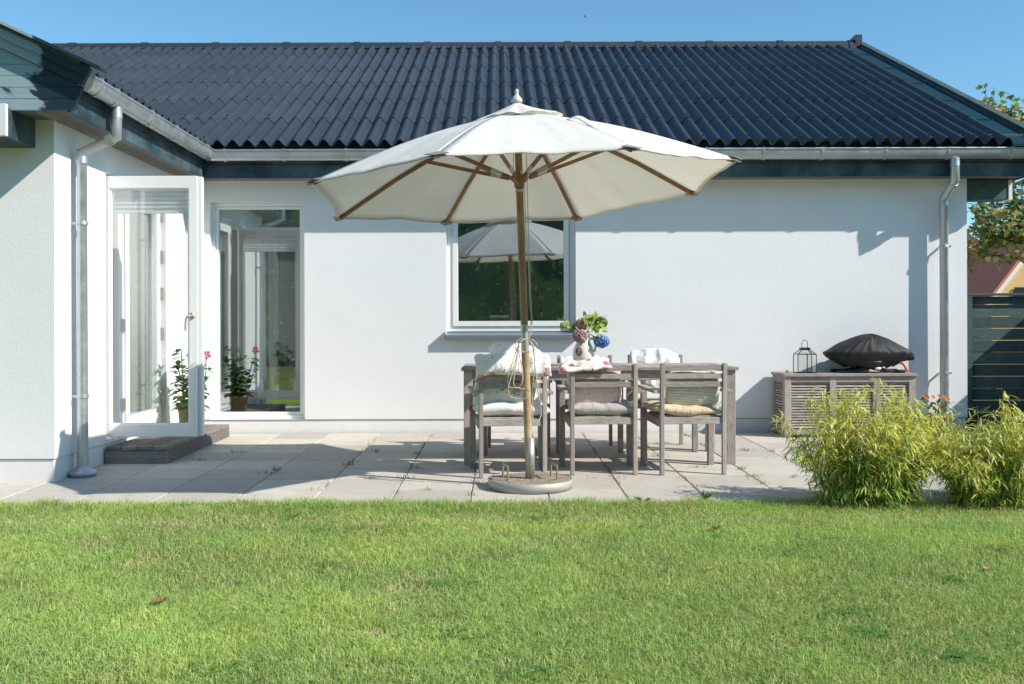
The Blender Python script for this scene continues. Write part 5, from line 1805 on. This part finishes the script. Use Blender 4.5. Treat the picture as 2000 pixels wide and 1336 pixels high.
ZFN = P(1950, 573, 10.62).z
fence('board_fence', 'dark weathered horizontal board fence beside the right house corner', (4.95 + .06, 10.62, 0), (8.6, 10.62, 0), ZFN)
fence('board_fence', 'dark side fence running towards the viewer, outside the right edge', (6.05, 10.50, 0), (6.05, 6.9, 0), ZFN)


# ------------------------------------------------------------------ neighbour house, tree, hedge, bird
nb_ = thing('neighbour_house', 'red tiled house with yellow gable beyond the fence', 'house', (25, 48, 0))
YN = 45.0
zr = P(1975, 476, YN).z; x0 = PX(1850, YN); x1 = PX(2330, YN)
b = MB()
ev = 1.6
b.face([(x0, YN - 5, ev), (x1, YN - 5, ev), (x1, YN, zr), (x0, YN, zr)]); b.face([(x0, YN + 5, ev), (x0, YN, zr), (x1, YN, zr), (x1, YN + 5, ev)])
rf = b.build('roof', 'tile_red', nb_, solid=.1)
b = MB(); b.tube([(x0, YN, zr + .05), (x1, YN, zr + .05)], .16, 8); b.build('ridge', 'tile_ridge', rf)
b = MB(); b.box(x0 + .3, x1 - .3, YN - 4.6, YN + 4.6, 0, ev); b.build('wall', 'render_yellow', nb_)
YQ = YN - 5.6
ga, gp = P(1946, 571, YQ), P(2030, 462, YQ)
mq = (gp.z - ga.z) / (gp.x - ga.x)
gx2 = 2 * gp.x - ga.x
b = MB(); b.prism([(ga.x - .2, 0), (gx2 + .2, 0), (gx2 + .2, ga.z - .15), (gx2, ga.z), (gp.x, gp.z), (ga.x, ga.z), (ga.x - .2, ga.z - .15)], YQ, YN - 1, 'y'); b.build('gable_wall', 'render_yellow', nb_)
b = MB()
for sg in (1, -1):
    f_ = lambda x: x if sg == 1 else 2 * gp.x - x
    pts = [(f_(ga.x - .5), ga.z - .5 * mq - .10), (f_(gp.x), gp.z - .10), (f_(gp.x), gp.z + .22), (f_(ga.x - .5), ga.z - .5 * mq + .22)]
    b.prism(pts if sg == 1 else pts[::-1], YQ - .25, YQ - .02, 'y')
b.build('barge_board', 'white_board', nb_)
b = MB()
for sg in (1, -1):
    f_ = lambda x: x if sg == 1 else 2 * gp.x - x
    pts = [(f_(ga.x - .7), ga.z - .7 * mq + .24), (f_(gp.x), gp.z + .24), (f_(gp.x), gp.z + .40), (f_(ga.x - .7), ga.z - .7 * mq + .40)]
    b.prism(pts if sg == 1 else pts[::-1], YQ - .4, YN - .8, 'y')
b.build('gable_roof', 'tile_red', nb_)
b = MB(); q = P(1998, 566, YQ - .04); b.box(q.x - .35, q.x + .8, q.y - .05, q.y, q.z - 1.0, q.z + .1); b.build('gable_window', 'dark_metal', nb_)


def maple_leaf(mb, c, d, n, r, col):
    s_ = d.cross(n).normalized(); n2 = s_.cross(d).normalized()
    pts = [(0, -.45), (.28, -.38), (.62, -.30), (.42, -.02), (.72, .22), (.30, .25), (0, .75), (-.30, .25), (-.72, .22), (-.42, -.02), (-.62, -.30), (-.28, -.38)]
    P_ = [c + (s_ * p[0] + d * p[1]) * r + n2 * (abs(p[0]) * .28 * r) for p in pts]
    mid = c
    m0 = [P_[0], P_[1], P_[2], P_[3], P_[4], P_[5], P_[6]]; m1 = [P_[6], P_[7], P_[8], P_[9], P_[10], P_[11], P_[0]]
    mb.face(m0, None, False); mb.col.append(col); mb.face(m1, None, False); mb.col.append(col)


def tree(name, label, base, h, crown_c, crown_r, seed, nl, lr, cols, nbr=26, trunk_r=.16, extra=()):
    rg = random.Random(seed); base = Vector(base); cc = Vector(crown_c); cr = Vector(crown_r)
    th = thing(name, label, 'tree', base)
    tb, lv = MB(), MB()
    top_ = Vector((cc.x, cc.y, cc.z + cr.z * .7))
    tr = smooth_path([base, base.lerp(top_, .35) + Vector((.12, .05, 0)), base.lerp(top_, .7) + Vector((-.1, 0, 0)), top_], 6)
    tb.tube(tr, [trunk_r * (1 - .9 * i / (len(tr) - 1)) for i in range(len(tr))], 10)
    ends = []
    for k in range(nbr):
        i = rg.randint(int(len(tr) * .25), len(tr) - 3)
        d = rdir(rg); e_ = cc + Vector((d.x * cr.x, d.y * cr.y, d.z * cr.z)) * rg.uniform(.75, 1.08)
        ends.append((i, e_))
    for e_ in extra: ends.append((rg.randint(int(len(tr) * .3), int(len(tr) * .6)), Vector(e_)))
    for (i, e_) in ends:
        s0 = tr[i]; br = smooth_path([s0, s0.lerp(e_, .5) + Vector((0, 0, rg.uniform(.0, .35))), e_], 5)
        r0 = trunk_r * .33 * (1 - .6 * i / len(tr))
        tb.tube(br, [r0 * (1 - .88 * j / (len(br) - 1)) for j in range(len(br))], 6, False)
        for k in range(nl):
            t_ = 1 - .75 * rg.random() ** 1.6
            j = min(len(br) - 2, int(t_ * (len(br) - 1)))
            q = br[j].lerp(br[j + 1], t_ * (len(br) - 1) - j)
            side = rdir(rg); q2 = q + side * rg.uniform(.05, .55) * (1.2 - .6 * t_)
            if rg.random() < .25: tb.tube([q, q2], .006, 3, False)
            d = rdir(rg); d.z -= .5; d.normalize()
            n = Vector((rg.uniform(-.6, .6), rg.uniform(-.6, .6), 1)).normalized()
            maple_leaf(lv, q2, d, n, lr * rg.uniform(.65, 1.2), jitter(rg.choice(cols), .25, rg))
    tb.build('trunk', 'branch_bark', th); lv.build('crown', 'leaf', th)


YT = 17.0
def TP(px_, py_, dy=0): return P(px_, py_, YT + dy)
tree('maple_tree', 'sycamore tree with browning leaves behind the right end of the house', (11.2, 17.2, 0), 6, (11.0, 17.2, 3.6), (2.3, 2.0, 2.0), 15, 112, .100,
     [(.18, .27, .09), (.25, .32, .10), (.12, .20, .07), (.46, .34, .19), (.60, .44, .28), (.30, .35, .12), (.15, .23, .07)], nbr=34,
     extra=[TP(1893, 450), TP(1900, 475, .4), TP(1905, 425, -.3), TP(1915, 490), TP(1890, 490, .5), TP(1925, 440, .3), TP(1940, 465), TP(1950, 420, -.4), TP(1910, 240), TP(1925, 250, .3), TP(1915, 200), TP(1950, 215), TP(1960, 250, .4), TP(1930, 205, .2), TP(1975, 235), TP(1985, 270), TP(1905, 400), TP(1975, 260), TP(1960, 280), TP(1985, 430), TP(1975, 400), TP(1990, 470)])

# hedge behind the camera; the window panes mirror it
rg = random.Random(77)
hd_ = thing('tall_hedge', 'tall dark garden hedge mirrored in the window glass', 'hedge', (0, -11, 0))
lv = MB()
NX, NZ = 60, 14
vs, fs = [], []
for i in range(NX + 1):
    for j in range(NZ + 1):
        x = -22 + 44 * i / NX; z = -.1 + 6.6 * j / NZ
        hh = 1 + .25 * mnoise.noise(Vector((x * .25, 3, 0)))
        y = -11.6 + .8 * mnoise.noise(Vector((x * .6, z * .6, 1))) - .25 * max(0, z - 4)
        vs.append((x, y, z * hh))
n = NZ + 1
for i in range(NX):
    for j in range(NZ): fs.append((i * n + j, i * n + j + 1, (i + 1) * n + j + 1, (i + 1) * n + j))
lv.quads(vs, fs); lv.col += [(.06, .09, .06)] * len(fs)
for k in range(9000):
    x = rg.uniform(-22, 22); z = rg.uniform(0, 6.6)
    if abs(x) > 9 and rg.random() < .5: continue
    hh = 1 + .25 * mnoise.noise(Vector((x * .25, 3, 0)))
    y = -11.6 + .8 * mnoise.noise(Vector((x * .6, z * .6, 1))) - .25 * max(0, z - 4) + rg.uniform(.0, .55)
    d = rdir(rg)
    leaf_poly(lv, Vector((x, y, z * hh)), d, rdir(rg), rg.uniform(.14, .26), rg.uniform(.08, .14), jitter(rg.choice([(.24, .34, .17), (.34, .44, .22), (.66, .62, .28), (.16, .24, .13)]), .3, rg), .2, .2, 2)
lv.build('hedge_foliage', 'leaf', hd_)

q = P(1143, 32.5, 70)
bird = MB()
bird.tube([q + Vector((-.10, 0, .02)), q + Vector((-.03, 0, .0)), q + Vector((.08, 0, -.03)), q + Vector((.14, 0, -.05))], [.008, .035, .03, .006], 8)
bird.face([q + Vector((-.03, 0, 0)), q + Vector((.05, 0, -.02)), q + Vector((-.02, .22, .05)), q + Vector((-.12, .28, .04))]); bird.face([q + Vector((-.03, 0, 0)), q + Vector((-.15, -.25, .06)), q + Vector((-.08, -.22, .05)), q + Vector((.05, 0, -.02))])
tag(bird.build('flying_bird', 'bird_grey'), 'tiny distant bird gliding in the blue sky above the roof', 'bird')
